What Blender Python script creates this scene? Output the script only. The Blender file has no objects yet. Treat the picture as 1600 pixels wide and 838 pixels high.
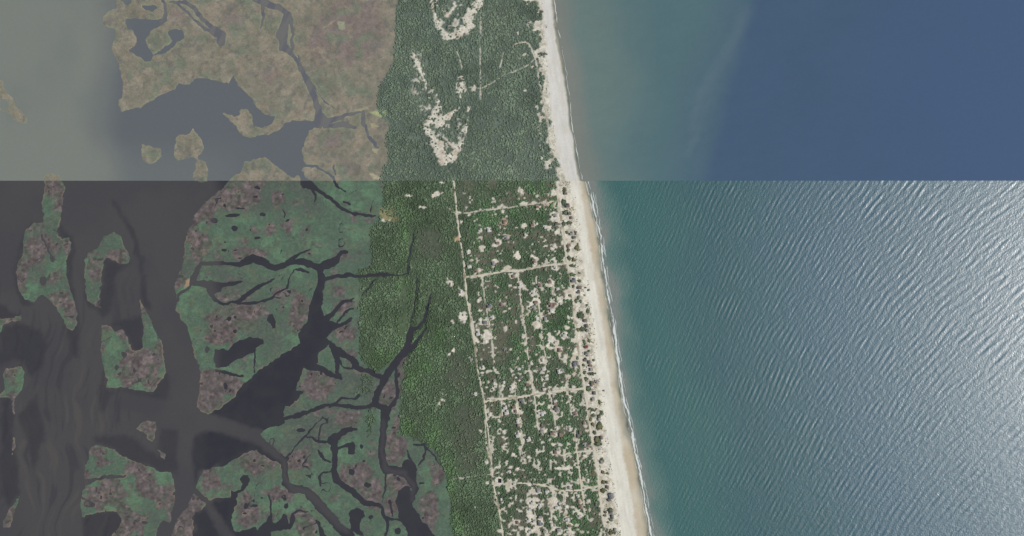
import bpy, math, random
import numpy as np

random.seed(7)
RNG = np.random.default_rng(11)
R = math.radians
sc = bpy.context.scene
col = sc.collection

# ------------------------------------------------------------------ camera, light, exposure
PX = 2.5                       # metres of ground per photograph pixel
CX, CY = 800.0, 419.0          # photograph point straight below the camera
SEAM = 282.6                   # northing where cover and water colours change; northern ones have haze painted in
CAM_H = 5000.0

cam_d = bpy.data.cameras.new('camera')
cam = bpy.data.objects.new('camera', cam_d)
col.objects.link(cam)
cam.location = (0, 0, CAM_H)
cam.rotation_euler = (0, 0, 0)
cam_d.sensor_width = 36.0
cam_d.lens = 36.0 * CAM_H / (1600 * PX)
cam_d.clip_start = 10
cam_d.clip_end = 200000
sc.camera = cam

SUN_X, SUN_Y = 3800.0, -240.0  # ground point whose mirror image of the sun reaches the camera
sun_vec = np.array([SUN_X, SUN_Y, CAM_H])
sun_vec = sun_vec / np.linalg.norm(sun_vec)
sun_el = math.asin(sun_vec[2])
sun_az = math.atan2(sun_vec[0], sun_vec[1])
sd = bpy.data.lights.new('sun', 'SUN')
sd.energy = 3.3
sd.angle = R(0.5)
sd.color = (1.0, 0.965, 0.91)
so = bpy.data.objects.new('sun', sd)
col.objects.link(so)
import mathutils
so.rotation_euler = mathutils.Vector((-sun_vec).tolist()).to_track_quat('-Z', 'Y').to_euler()
so.location = (SUN_X, SUN_Y, CAM_H)

world = bpy.data.worlds.new('World')
sc.world = world
world.use_nodes = True
wn = world.node_tree
wn.nodes.clear()
sky = wn.nodes.new('ShaderNodeTexSky')
sky.sky_type = 'NISHITA'
sky.sun_disc = False
sky.sun_elevation = sun_el
sky.sun_rotation = sun_az
bg = wn.nodes.new('ShaderNodeBackground')
bg.inputs['Strength'].default_value = 0.07
wo = wn.nodes.new('ShaderNodeOutputWorld')
wn.links.new(sky.outputs[0], bg.inputs[0])
wn.links.new(bg.outputs[0], wo.inputs[0])
sc.view_settings.view_transform = 'Standard'
sc.view_settings.look = 'None'
sc.view_settings.exposure = 0.0
sc.view_settings.gamma = 1.0
sc.view_settings.use_curve_mapping = False
sc.cycles.max_bounces = 4
sc.cycles.diffuse_bounces = 2

# ------------------------------------------------------------------ helpers
TILE = {'A': (0, 0, 2.89), 'B': (300, 0, 2.89), 'C': (0, 270, 2.89), 'D': (260, 270, 2.89), 'E': (0, 548, 2.89), 'F': (260, 548, 2.889),
        'P1': (580, 0, 2.888), 'P2': (580, 270, 4.655), 'P3': (760, 270, 4.655), 'P4': (680, 420, 3.81), 'P5': (700, 600, 3.521),
        'G1': (380, 640, 4.231), 'G2': (520, 640, 4.23), 'H3': (840, 360, 5.235), 'H4': (860, 510, 5.235), 'H5': (880, 660, 4.71),
        'K6': (740, 560, 5.987), 'K7': (740, 690, 5.66), 'J8': (560, 420, 3.81), 'X': (0, 0, 1.0)}


def T(t, pts):                                      # survey sheet coordinates -> map pixels; third and fourth values are lengths
    ox, oy, s = TILE[t]
    return [tuple([ox + p[0] / s, oy + p[1] / s] + [w / s for w in p[2:]]) for p in pts]


def wx(x): return (np.asarray(x) - CX) * PX
def wy(y): return (CY - np.asarray(y)) * PX


def lin(r, g, b, k=1.0):
    f = lambda c: (c / 255 / 12.92) if c / 255 <= 0.04045 else ((c / 255 + 0.055) / 1.055) ** 2.4
    return np.array([f(r) * k, f(g) * k, f(b) * k])


_tabs = {}
def vnoise(x, y, seed):
    if seed not in _tabs:
        _tabs[seed] = np.random.default_rng(seed).random((256, 256)).astype(np.float32)
    t = _tabs[seed]
    xi = np.floor(x).astype(np.int64); yi = np.floor(y).astype(np.int64)
    fx = x - xi; fy = y - yi
    fx = fx * fx * (3 - 2 * fx); fy = fy * fy * (3 - 2 * fy)
    x0 = xi & 255; x1 = (xi + 1) & 255; y0 = yi & 255; y1 = (yi + 1) & 255
    return (t[x0, y0] * (1 - fx) + t[x1, y0] * fx) * (1 - fy) + (t[x0, y1] * (1 - fx) + t[x1, y1] * fx) * fy


def fbm(x, y, scale, seed, octs=3, gain=0.5):       # about -1 .. 1
    s = 0; a = 1; n = 0
    for o in range(octs):
        s = s + a * (vnoise(x / scale + 17.3 * o, y / scale - 9.1 * o, seed + o) * 2 - 1)
        n += a; a *= gain; scale /= 2.03
    return s / n * 1.3


def sstep(a, b, v):
    t = np.clip((v - a) / (b - a), 0, 1)
    return t * t * (3 - 2 * t)


def mix(a, b, m):
    return a * (1 - m[..., None]) + b * m[..., None]


def poly_sd(X, Y, pts):                             # signed distance, positive inside
    P = np.array([p[:2] for p in pts], float); Q = np.roll(P, -1, 0)
    d2 = np.full(X.shape, 1e12); ins = np.zeros(X.shape, bool)
    for (ax, ay), (bx, by) in zip(P, Q):
        ex, ey = bx - ax, by - ay
        px, py = X - ax, Y - ay
        t = np.clip((px * ex + py * ey) / (ex * ex + ey * ey + 1e-9), 0, 1)
        d2 = np.minimum(d2, (px - t * ex) ** 2 + (py - t * ey) ** 2)
        if ay != by:
            c = ((ay > Y) != (by > Y)) & (X < (bx - ax) * (Y - ay) / (by - ay) + ax)
            ins ^= c
    d = np.sqrt(d2)
    return np.where(ins, d, -d)


def line_d(X, Y, pts, width=None):                  # positive inside a band of varying width
    best = np.full(X.shape, -1e6)
    for p, q in zip(pts[:-1], pts[1:]):
        w0 = (p[2] if len(p) > 2 else width) / 2; w1 = (q[2] if len(q) > 2 else width) / 2
        ex, ey = q[0] - p[0], q[1] - p[1]
        px, py = X - p[0], Y - p[1]
        t = np.clip((px * ex + py * ey) / (ex * ex + ey * ey + 1e-9), 0, 1)
        d = np.sqrt((px - t * ex) ** 2 + (py - t * ey) ** 2)
        best = np.maximum(best, w0 + (w1 - w0) * t - d)
    return best


class Field:                                        # a map grid; shapes are applied only inside their own window
    def __init__(s, xs, ys):
        s.xs, s.ys = xs, ys
        s.X, s.Y = np.meshgrid(xs, ys)
        X, Y = s.X, s.Y
        s.WX = X + 2.0 * fbm(X, Y, 14, 101, 3) + 1.3 * fbm(X, Y, 6, 131, 2)
        s.WY = Y + 2.0 * fbm(X, Y, 14, 151, 3) + 1.3 * fbm(X, Y, 6, 171, 2)

    def win(s, pts, pad=30):
        a = np.array([p[:2] for p in pts])
        x0, x1 = np.searchsorted(s.xs, [a[:, 0].min() - pad, a[:, 0].max() + pad])
        y0, y1 = np.searchsorted(s.ys, [a[:, 1].min() - pad, a[:, 1].max() + pad])
        return (slice(y0, y1), slice(x0, x1))

    def poly(s, pts, base=-30.0, warp=True):
        out = np.full(s.X.shape, float(base)); w = s.win(pts)
        if out[w].size:
            out[w] = np.maximum(base, poly_sd((s.WX if warp else s.X)[w], (s.WY if warp else s.Y)[w], pts))
        return out

    def line(s, out, pts, warp=0.5, width=None):
        w = s.win(pts, 25 + max([p[2] for p in pts if len(p) > 2] + [width or 0]))
        if out[w].size:
            X = s.X[w] + warp * (s.WX[w] - s.X[w]); Y = s.Y[w] + warp * (s.WY[w] - s.Y[w])
            out[w] = np.maximum(out[w], line_d(X, Y, pts, width))

    def blobs(s, items, base=-1e3, warp=1.0):       # (x, y, rx[, ry]) -> how far inside the nearest blob, in pixels
        out = np.full(s.X.shape, float(base))
        for b in items:
            rx = b[2]; ry = b[3] if len(b) > 3 else rx
            w = s.win([b], 2.2 * max(rx, ry) + 14)
            if not out[w].size: continue
            X = s.X[w] + warp * (s.WX[w] - s.X[w]); Y = s.Y[w] + warp * (s.WY[w] - s.Y[w])
            q = np.sqrt(((X - b[0]) / rx) ** 2 + ((Y - b[1]) / ry) ** 2)
            out[w] = np.maximum(out[w], (1 - q) * min(rx, ry))
        return out


def interp_line(pts):
    a = np.array(pts, float)
    return lambda y: np.interp(y, a[:, 0], a[:, 1])


def mesh_obj(name, verts, faces, mat, colr=None, parent=None, smooth=False):
    me = bpy.data.meshes.new(name)
    verts = np.asarray(verts, np.float32); faces = np.asarray(faces, np.int32)
    n = faces.shape[1]
    me.vertices.add(len(verts)); me.vertices.foreach_set('co', verts.ravel())
    me.loops.add(faces.size); me.loops.foreach_set('vertex_index', faces.ravel())
    me.polygons.add(len(faces))
    me.polygons.foreach_set('loop_start', np.arange(0, faces.size, n, dtype=np.int32))
    me.polygons.foreach_set('loop_total', np.full(len(faces), n, np.int32))
    if smooth: me.polygons.foreach_set('use_smooth', np.ones(len(faces), bool))
    me.update(calc_edges=True)
    if colr is not None:
        a = me.attributes.new('cover', 'FLOAT_COLOR', 'POINT')
        c = np.ones((len(verts), 4), np.float32); c[:, :3] = colr
        a.data.foreach_set('color', c.ravel())
    if mat: me.materials.append(mat)
    o = bpy.data.objects.new(name, me); col.objects.link(o)
    o.parent = parent
    return o


def grid_obj(name, F, Z, COL, keep, mat, smooth=False):
    """keep: per cell mask (ny-1, nx-1)"""
    ny, nx = F.X.shape
    idx = np.arange(ny * nx).reshape(ny, nx)
    q = np.stack([idx[1:, :-1], idx[1:, 1:], idx[:-1, 1:], idx[:-1, :-1]], -1)[keep]
    used, inv = np.unique(q, return_inverse=True)
    v = np.stack([wx(F.X).ravel()[used], wy(F.Y).ravel()[used], Z.ravel()[used]], 1)
    return mesh_obj(name, v, inv.reshape(-1, 4), mat, COL.reshape(-1, 3)[used], smooth=smooth)


def tag(o, label=None, cat=None, group=None, kind=None):
    for k, v in (('label', label), ('category', cat), ('group', group), ('kind', kind)):
        if v: o[k] = v
    return o


def axis(lo, hi, flo, fhi, step, coarse):
    a = [np.arange(flo, fhi + step, step)]
    if lo < flo: a.insert(0, np.arange(lo, flo - 0.5 * step, coarse))
    if hi > fhi + step: a.append(np.arange(fhi + step + coarse * 0.5, hi + 1, coarse))
    return np.concatenate(a)


# ------------------------------------------------------------------ materials
def base_mat(name, rough=0.9, spec=0.1):
    m = bpy.data.materials.new(name); m.use_nodes = True
    nt = m.node_tree; b = nt.nodes['Principled BSDF']
    b.inputs['Roughness'].default_value = rough
    b.inputs['Specular IOR Level'].default_value = spec
    return m, nt, b


def cover_mat(name, rough=0.9, spec=0.1, grain=((6.0, 0.25), (1.7, 0.25)), bump=None):
    m, nt, b = base_mat(name, rough, spec)
    at = nt.nodes.new('ShaderNodeAttribute'); at.attribute_name = 'cover'
    geo = nt.nodes.new('ShaderNodeNewGeometry')
    cur = at.outputs['Color']
    for size, amp in grain:
        no = nt.nodes.new('ShaderNodeTexNoise'); no.inputs['Scale'].default_value = 1.0 / size
        no.inputs['Detail'].default_value = 2
        nt.links.new(geo.outputs['Position'], no.inputs['Vector'])
        mr = nt.nodes.new('ShaderNodeMapRange')
        mr.inputs['From Min'].default_value = 0.25; mr.inputs['From Max'].default_value = 0.75
        mr.inputs['To Min'].default_value = 1 - amp; mr.inputs['To Max'].default_value = 1 + amp
        nt.links.new(no.outputs['Fac'], mr.inputs['Value'])
        mu = nt.nodes.new('ShaderNodeVectorMath'); mu.operation = 'SCALE'
        nt.links.new(cur, mu.inputs[0]); nt.links.new(mr.outputs[0], mu.inputs['Scale'])
        cur = mu.outputs[0]
    nt.links.new(cur, b.inputs['Base Color'])
    if bump:
        size, dist, strength = bump
        no = nt.nodes.new('ShaderNodeTexNoise'); no.inputs['Scale'].default_value = 1.0 / size
        no.inputs['Detail'].default_value = 3
        nt.links.new(geo.outputs['Position'], no.inputs['Vector'])
        bp = nt.nodes.new('ShaderNodeBump'); bp.inputs['Distance'].default_value = dist
        bp.inputs['Strength'].default_value = strength
        nt.links.new(no.outputs['Fac'], bp.inputs['Height']); nt.links.new(bp.outputs[0], b.inputs['Normal'])
    return m


def plain_mat(name, c, rough=0.85, size=1.5, amp=0.2, spec=0.15):
    m, nt, b = base_mat(name, rough, spec)
    no = nt.nodes.new('ShaderNodeTexNoise'); no.inputs['Scale'].default_value = 1 / size
    rp = nt.nodes.new('ShaderNodeValToRGB')
    rp.color_ramp.elements[0].position = 0.3; rp.color_ramp.elements[1].position = 0.7
    rp.color_ramp.elements[0].color = (*[float(x) * (1 - amp) for x in c], 1)
    rp.color_ramp.elements[1].color = (*[float(x) * (1 + amp) for x in c], 1)
    geo = nt.nodes.new('ShaderNodeNewGeometry')
    nt.links.new(geo.outputs['Position'], no.inputs['Vector'])
    nt.links.new(no.outputs['Fac'], rp.inputs['Fac']); nt.links.new(rp.outputs[0], b.inputs['Base Color'])
    return m


M_marsh = cover_mat('marsh_cover', 0.95, 0.05, ((9.0, 0.12), (3.2, 0.2)))
M_ground = cover_mat('island_ground', 0.95, 0.05, ((8.0, 0.2), (3.0, 0.25)))
M_beach = cover_mat('beach_sand', 0.95, 0.05, ((7.0, 0.05), (2.5, 0.06)))
M_sound = cover_mat('sound_water', 0.22, 0.35, ((12.0, 0.03), (3.5, 0.05)))
M_bay = cover_mat('hazy_sound_water', 0.2, 0.35, ((14.0, 0.02), (3.5, 0.03)))
M_calm = cover_mat('calm_ocean_water', 0.12, 0.25, ((16.0, 0.02), (4.0, 0.035)))
M_ocean = cover_mat('windy_ocean_water', 0.33, 1.0, ((10.0, 0.05),), bump=(6.0, 0.55, 1.0))
M_leaf = cover_mat('tree_foliage', 0.9, 0.05, ((14.0, 0.16), (3.0, 0.16)))

# ------------------------------------------------------------------ survey of the shoreline
E_bright = interp_line([(-500, 777), (0, 862), (52, 868), (104, 876), (149, 884), (194, 890), (235, 897), (282, 905), (284, 906), (313, 910), (341, 914), (360, 918), (418, 926),
                        (475, 935), (520, 943), (567, 949), (615, 957), (670, 967), (702, 972), (766, 984), (838, 995), (1340, 1085)])
E_foam = interp_line([(-500, 781), (0, 866), (52, 873), (104, 882), (149, 889), (194, 894), (235, 901), (282, 909), (284, 918), (306, 924), (341, 931), (369, 938), (394, 940),
                      (418, 944), (455, 948), (510, 958), (567, 967), (615, 973), (660, 983), (702, 991), (766, 1005), (838, 1017), (1340, 1106)])
E_dune = interp_line([(-500, 760), (0, 846), (100, 855), (160, 860), (230, 868), (282, 884), (284, 891), (360, 904), (418, 912), (475, 921), (520, 927), (567, 931), (615, 940),
                      (670, 945), (702, 948), (766, 958), (838, 968), (1340, 1055)])

# ------------------------------------------------------------------ survey of the marsh
L_main = (T('X', [(183, -500)]) + T('A', [(530, 0), (530, 40), (490, 48), (465, 75), (470, 110), (515, 130), (520, 160), (510, 190), (505, 225), (520, 260), (540, 290), (550, 340), (560, 380),
          (550, 430), (535, 470), (550, 500), (630, 488), (680, 455), (740, 425), (790, 400), (805, 375), (850, 388), (890, 360)])
          + T('B', [(60, 350), (130, 370), (165, 378), (188, 335), (205, 380), (245, 420), (270, 445), (280, 470), (330, 515), (372, 525), (362, 560), (320, 578), (278, 570), (272, 540), (258, 500),
                    (225, 488), (215, 520), (195, 525), (150, 505), (138, 512), (160, 530), (195, 565), (230, 612), (260, 620), (340, 606), (385, 590), (415, 560), (455, 545), (540, 552), (575, 538),
                    (590, 575), (530, 590), (505, 640), (497, 690), (515, 735), (500, 770), (478, 785), (460, 812), (420, 780), (370, 745), (330, 712), (240, 730), (215, 780), (165, 825)])
          + T('D', [(270, 55), (220, 95), (165, 145), (125, 190), (120, 225), (95, 260), (85, 330), (78, 400), (70, 430), (45, 470), (38, 510), (40, 560), (45, 590), (40, 620), (65, 655), (100, 700),
                    (110, 760), (115, 800)])
          + T('F', [(120, 0), (150, 70), (155, 120), (145, 200), (135, 260), (185, 285), (240, 265), (300, 215), (330, 170), (400, 110), (410, 95), (470, 50), (540, 5)])
          + T('D', [(560, 800), (620, 750), (640, 700), (662, 600), (690, 520), (706, 520), (706, 600), (708, 660), (735, 690), (762, 690), (735, 735), (715, 745), (745, 765)])
          + T('F', [(715, -5), (680, 15), (690, 50), (650, 65), (620, 72), (608, 110), (590, 150), (583, 180), (620, 185), (600, 215), (560, 245), (538, 252), (525, 300)])
          + T('G1', [(275, 90), (160, 125), (107, 160), (125, 180), (175, 220), (235, 280), (290, 330), (295, 400), (305, 485), (400, 508), (450, 530), (520, 600), (580, 670), (640, 720), (677, 750)])
          + T('G2', [(20, 690), (50, 740), (90, 780), (130, 800), (150, 860)]) + T('X', [(580, 900), (640, 1340), (720, 1340), (720, -500)]))
B_main_w = [(618, -500), (618, 0), (616, 70), (614, 90), (600, 125), (588, 135), (586, 170), (606, 195), (602, 225), (604, 250), (592, 275), (600, 290), (598, 310), (592, 340), (578, 355), (577, 415),
            (556, 422), (562, 460), (560, 520), (561, 560), (575, 580), (592, 588), (618, 560), (632, 560), (626, 600), (623, 640), (622, 680), (648, 690), (672, 702), (690, 730), (700, 760), (705, 838), (720, 1340)]

ISL = [
    ('marsh island with a square dark pond, northern tip crossing the haze line', T('C', [(200, 10), (235, 0), (270, 25), (293, 70), (285, 130), (275, 180), (265, 240), (262, 280), (280, 305), (312, 290), (320, 320), (310, 360), (300, 400),
        (300, 460), (320, 540), (345, 620), (350, 690), (330, 715), (300, 700), (280, 640), (240, 600), (210, 565), (175, 555), (150, 590), (110, 570), (85, 530), (78, 460), (80, 400), (105, 360),
        (105, 300), (120, 260), (160, 225), (195, 230), (200, 190), (185, 140), (200, 100), (198, 40)])),
    ('hook-shaped green marsh island curling round a dark bay', T('C', [(470, 285), (515, 268), (545, 290), (560, 330), (590, 385), (585, 405), (550, 415), (520, 395), (485, 385), (465, 400), (460, 440), (455, 500),
        (450, 560), (460, 615), (430, 600), (395, 575), (385, 520), (380, 450), (385, 400), (400, 365), (440, 345)])),
    ('squarish mauve and green marsh island with a narrow spit pointing north', T('C', [(455, 690), (490, 695), (520, 715), (550, 705), (570, 740), (590, 790), (600, 805), (645, 800), (648, 740), (640, 680), (632, 560), (650, 600), (680, 660), (700, 710),
        (730, 770), (742, 820)]) + T('E', [(735, 0), (745, 60), (752, 100), (720, 150), (690, 180), (640, 185), (580, 170), (545, 165), (520, 175), (485, 170), (490, 130), (470, 90), (460, 60), (458, 0)])),
    ('thin tan marsh spit at the western edge, beside the curved brown channel', T('C', [(-200, 690), (0, 660), (50, 655), (95, 648), (102, 665), (60, 670), (20, 682), (0, 730), (-200, 780)])),
    ('small marsh island with a long thin tail at the western edge', T('E', [(20, 80), (60, 75), (100, 72), (108, 100), (105, 150), (90, 185), (72, 210), (66, 250), (64, 290), (54, 290), (54, 230), (42, 208), (-40, 210), (20, 180), (15, 120)])),
    ('tiny tan sliver of marsh in the streaked western channel', T('E', [(61, 386), (71, 388), (70, 430), (58, 468), (52, 450)])),
    ('narrow tan marsh islet in the lower western corner', T('E', [(82, 658), (77, 710), (57, 752), (42, 802), (12, 802), (18, 760), (33, 725), (58, 698)])),
    ('tiny mauve marsh islet with a pointed southern tail below the square island', T('E', [(615, 352), (650, 320), (707, 320), (702, 370), (694, 415), (674, 408), (668, 382), (640, 364)])),
    ('smallest tan islet just south of the pointed mauve islet', T('E', [(713, 443), (737, 458), (742, 498), (723, 482)])),
    ('large patchy marsh island at the lower edge, with a dark cove in its side', T('E', [(410, 435), (440, 430), (490, 432), (530, 460), (590, 490), (660, 525), (720, 545), (770, 550), (785, 580), (790, 640), (780, 720), (765, 775),
        (730, 770), (710, 810), (700, 1000), (470, 1000), (500, 838), (545, 790), (550, 760), (530, 735), (490, 727), (440, 735), (400, 745), (365, 750), (362, 690), (375, 650), (385, 610), (440, 585),
        (500, 580), (560, 575), (575, 560), (500, 560), (440, 570), (385, 580), (380, 560), (390, 520), (405, 490), (405, 450)])),
    ('mauve wedge of marsh between two channels at the lower edge', T('F', [(125, 645), (175, 690), (165, 715), (125, 740), (120, 790), (130, 1000), (-40, 1000), (20, 838), (50, 760), (100, 690)])),
    ('broken green and mauve marsh south of the winding river mouth', T('F', [(380, 450), (440, 455)]) + T('G1', [(60, 270), (130, 300), (190, 345), (250, 365), (250, 420), (262, 500), (310, 545), (400, 562), (440, 600), (500, 680), (570, 750), (650, 850)])
        + T('X', [(560, 860), (580, 920), (380, 920)]) + T('F', [(425, 838), (400, 795), (350, 805), (312, 822), (298, 790), (300, 740), (315, 690), (320, 650), (350, 635), (367, 600), (375, 560), (345, 558),
        (330, 580), (345, 600), (335, 632), (295, 635), (285, 660), (225, 665), (190, 680), (140, 620), (165, 540), (240, 525), (320, 485)])),
    ('tan marsh islet on the pale water at the upper western edge', T('A', [(-160, 380), (0, 362), (15, 370), (25, 410), (50, 440), (75, 480), (105, 505), (125, 540), (115, 560), (85, 555), (60, 535), (45, 510), (0, 500), (-160, 460)])),
    ('small squarish tan islet ringed by pale reeds in the grey bay', T('A', [(640, 655), (690, 665), (720, 672), (728, 705), (700, 728), (665, 737), (640, 715)])),
    ('knobbly tan islet with a southern lobe in the grey bay', T('A', [(795, 620), (820, 608), (850, 605), (868, 578), (880, 600), (905, 625), (922, 665), (915, 690), (902, 700), (898, 720), (930, 735), (940, 775), (930, 822),
        (875, 818), (868, 795), (890, 755), (880, 710), (860, 705), (800, 730), (788, 700), (790, 650)])),
]

CREEKS = [
    T('B', [(470, 770, 60), (488, 780, 26), (500, 800, 24), (505, 835, 30)]), T('D', [(625, 40, 34), (645, 55, 38), (670, 68, 24), (720, 100, 18), (800, 165, 18), (840, 188, 12), (900, 190, 12), (945, 192, 9)]),
    T('D', [(655, 58, 20), (668, 100, 16), (668, 138, 4)]),
    T('D', [(45, 590, 12), (50, 555, 12), (105, 515, 10), (120, 480, 24), (160, 412, 20), (230, 408, 18), (330, 415, 22), (390, 390, 40), (440, 405, 36), (490, 430, 20), (560, 405, 25), (620, 405, 28),
            (690, 428, 28), (720, 420, 45), (770, 395, 35), (790, 365, 18), (815, 358, 9)]),
    T('D', [(540, 400, 12), (600, 365, 10), (650, 350, 7)]), T('D', [(575, 390, 8), (610, 360, 8)]),
    T('D', [(190, 530, 16), (220, 575, 18), (260, 592, 12), (320, 585, 16), (370, 545, 22), (420, 510, 18), (488, 476, 6)]),
    T('D', [(320, 590, 14), (400, 588, 12), (470, 572, 9), (500, 545, 9), (545, 520, 10), (560, 465, 7), (580, 440, 7), (605, 438, 14), (640, 450, 12)]),
    T('D', [(690, 425, 30), (705, 480, 36), (690, 540, 36), (672, 610, 60), (680, 690, 90), (650, 740, 110)]),
    T('D', [(715, 485, 18), (760, 470, 20), (830, 465, 18), (900, 468, 14), (960, 458, 18), (1050, 462, 7), (1090, 452, 8), (1090, 400, 7), (1100, 340, 7), (1115, 290, 5), (1120, 250, 4)]),
    T('D', [(710, 670, 44), (750, 635, 20), (790, 590, 16), (845, 570, 9)]), T('D', [(780, 665, 9), (810, 630, 12), (845, 615, 7)]), T('D', [(720, 695, 50), (790, 690, 18), (837, 662, 9)]),
    T('J8', [(338, 55, 6), (342, 130, 8), (335, 210, 6), (310, 300, 6), (310, 345, 14)]),
    T('J8', [(440, 145, 4), (410, 210, 16), (405, 260, 13), (385, 320, 15), (345, 355, 22), (315, 360, 34), (300, 410, 40), (285, 470, 34), (235, 540, 44), (185, 610, 42), (140, 680, 38), (115, 740, 36), (95, 800, 34)]),
    T('J8', [(400, 350, 8), (375, 395, 16), (330, 455, 22), (300, 490, 30), (265, 510, 40)]),
    T('J8', [(225, 580, 16), (222, 650, 20), (235, 710, 22), (232, 770, 22), (190, 828, 26)]), T('J8', [(0, 592, 20), (50, 612, 22), (100, 628, 24), (140, 655, 22)]),
    T('F', [(945, 245, 30), (1000, 268, 30), (985, 330, 34)]),
    T('G2', [(345, 0, 62), (340, 80, 48), (330, 180, 46), (320, 270, 50), (330, 350, 50), (350, 400, 54), (400, 395, 50), (470, 420, 50), (520, 470, 60), (545, 530, 46), (520, 610, 26)]),
    T('G2', [(345, 420, 14), (345, 500, 9), (335, 580, 8), (332, 620, 8)]),
    T('F', [(520, 312, 14), (600, 290, 18), (680, 260, 18), (760, 242, 19), (850, 258, 18), (940, 246, 22)]),
    T('F', [(760, 240, 10), (790, 215, 12), (850, 218, 10), (868, 200, 14)]),
    T('F', [(750, -20, 34), (775, 40, 24), (768, 95, 20), (785, 125, 10)]), T('F', [(770, 0, 34), (850, 50, 24), (862, 82, 20), (910, 95, 24), (970, 118, 22)]),
    T('F', [(640, 60, 50), (700, 85, 28), (760, 115, 20), (790, 127, 8)]), T('F', [(785, 45, 8), (795, 75, 9), (840, 78, 9), (850, 55, 8)]),
    T('G1', [(270, 330, 12), (320, 280, 11), (405, 180, 10), (470, 105, 7), (525, 50, 5)]), T('G1', [(405, 180, 9), (450, 185, 13), (500, 210, 20), (560, 215, 18), (610, 215, 40)]),
    T('G1', [(498, 195, 10), (510, 130, 10), (525, 95, 9), (555, 88, 10), (555, 62, 10), (530, 50, 6)]),
    T('G2', [(0, 205, 70), (50, 165, 36), (90, 140, 36), (155, 130, 14)]), T('G2', [(10, 190, 44), (15, 300, 40), (8, 400, 40), (20, 460, 42), (90, 510, 42), (150, 560, 40), (210, 615, 38), (300, 630, 22), (328, 650, 20), (335, 700, 26), (365, 740, 24), (360, 800, 18), (335, 860, 14)]),
    T('G2', [(30, 260, 14), (70, 240, 20), (120, 235, 40)]), T('G2', [(365, 715, 20), (435, 722, 16), (460, 730, 20)]), T('G2', [(380, 610, 22), (385, 650, 16), (400, 700, 10)]),
    T('G1', [(498, 278, 10), (520, 305, 24), (545, 330, 18), (575, 355, 8)]), T('G1', [(580, 415, 10), (530, 420, 13), (505, 445, 26), (515, 500, 18)]),
    T('G2', [(535, 232, 12), (600, 228, 22), (610, 260, 16), (605, 330, 11), (560, 370, 9)]), T('G2', [(615, 250, 14), (660, 295, 10), (715, 365, 6)]), T('G2', [(485, 265, 8), (510, 320, 14), (545, 400, 24)]),
    T('G1', [(172, 570, 6), (180, 620, 14), (182, 690, 10), (180, 740, 30)]), T('G1', [(300, 790, 10), (330, 730, 44), (330, 690, 14), (370, 662, 11), (410, 675, 9), (455, 672, 5)]),
    T('G1', [(485, 730, 8), (510, 780, 30), (540, 860, 44)]), T('F', [(400, -5, 7), (400, 100, 7)]), T('F', [(225, 90, 14), (260, 95, 14), (300, 110, 14), (345, 115, 12)]),
    T('C', [(190, 285, 9), (205, 325, 7), (235, 385, 8)]),
    T('A', [(770, 5, 10), (830, 8, 16), (880, 40, 18), (915, 85, 22), (955, 122, 22), (1000, 150, 30), (1000, 190, 36)]), T('A', [(740, -10, 14), (748, 60, 18), (735, 95, 20)]),
    T('A', [(790, 10, 12), (860, 70, 10), (930, 135, 14), (990, 165, 20)]),
    T('B', [(290, -10, 50), (330, 15, 36), (400, 35, 26), (440, 70, 24), (455, 130, 14), (452, 220, 12)]), T('B', [(425, 75, 30), (408, 150, 52), (412, 210, 44), (440, 232, 26), (462, 260, 16), (490, 310, 18), (520, 370, 20), (555, 440, 24), (575, 500, 32), (582, 545, 60)]), T('B', [(480, 250, 6), (500, 310, 6), (545, 390, 6), (600, 460, 7), (640, 490, 5)]),
    T('B', [(315, 10, 26), (320, 80, 10), (310, 132, 4)]), T('B', [(575, 560, 40), (640, 540, 20), (700, 522, 14), (770, 502, 10)]), T('B', [(770, 510, 14), (775, 560, 12), (800, 620, 14), (838, 665, 14)]),
    T('B', [(600, 575, 16), (680, 560, 30), (740, 580, 10)]), T('B', [(480, 745, 20), (560, 750, 10), (640, 800, 10), (645, 835, 8)]), T('B', [(640, 740, 8), (650, 790, 8)]),
    T('D', [(745, 10, 8), (765, 60, 8), (805, 85, 6)]), T('D', [(800, 130, 10), (830, 145, 10)]),
    T('J8', [(100, 60, 5), (40, 130, 8), (10, 190, 6)]),
]
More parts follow.
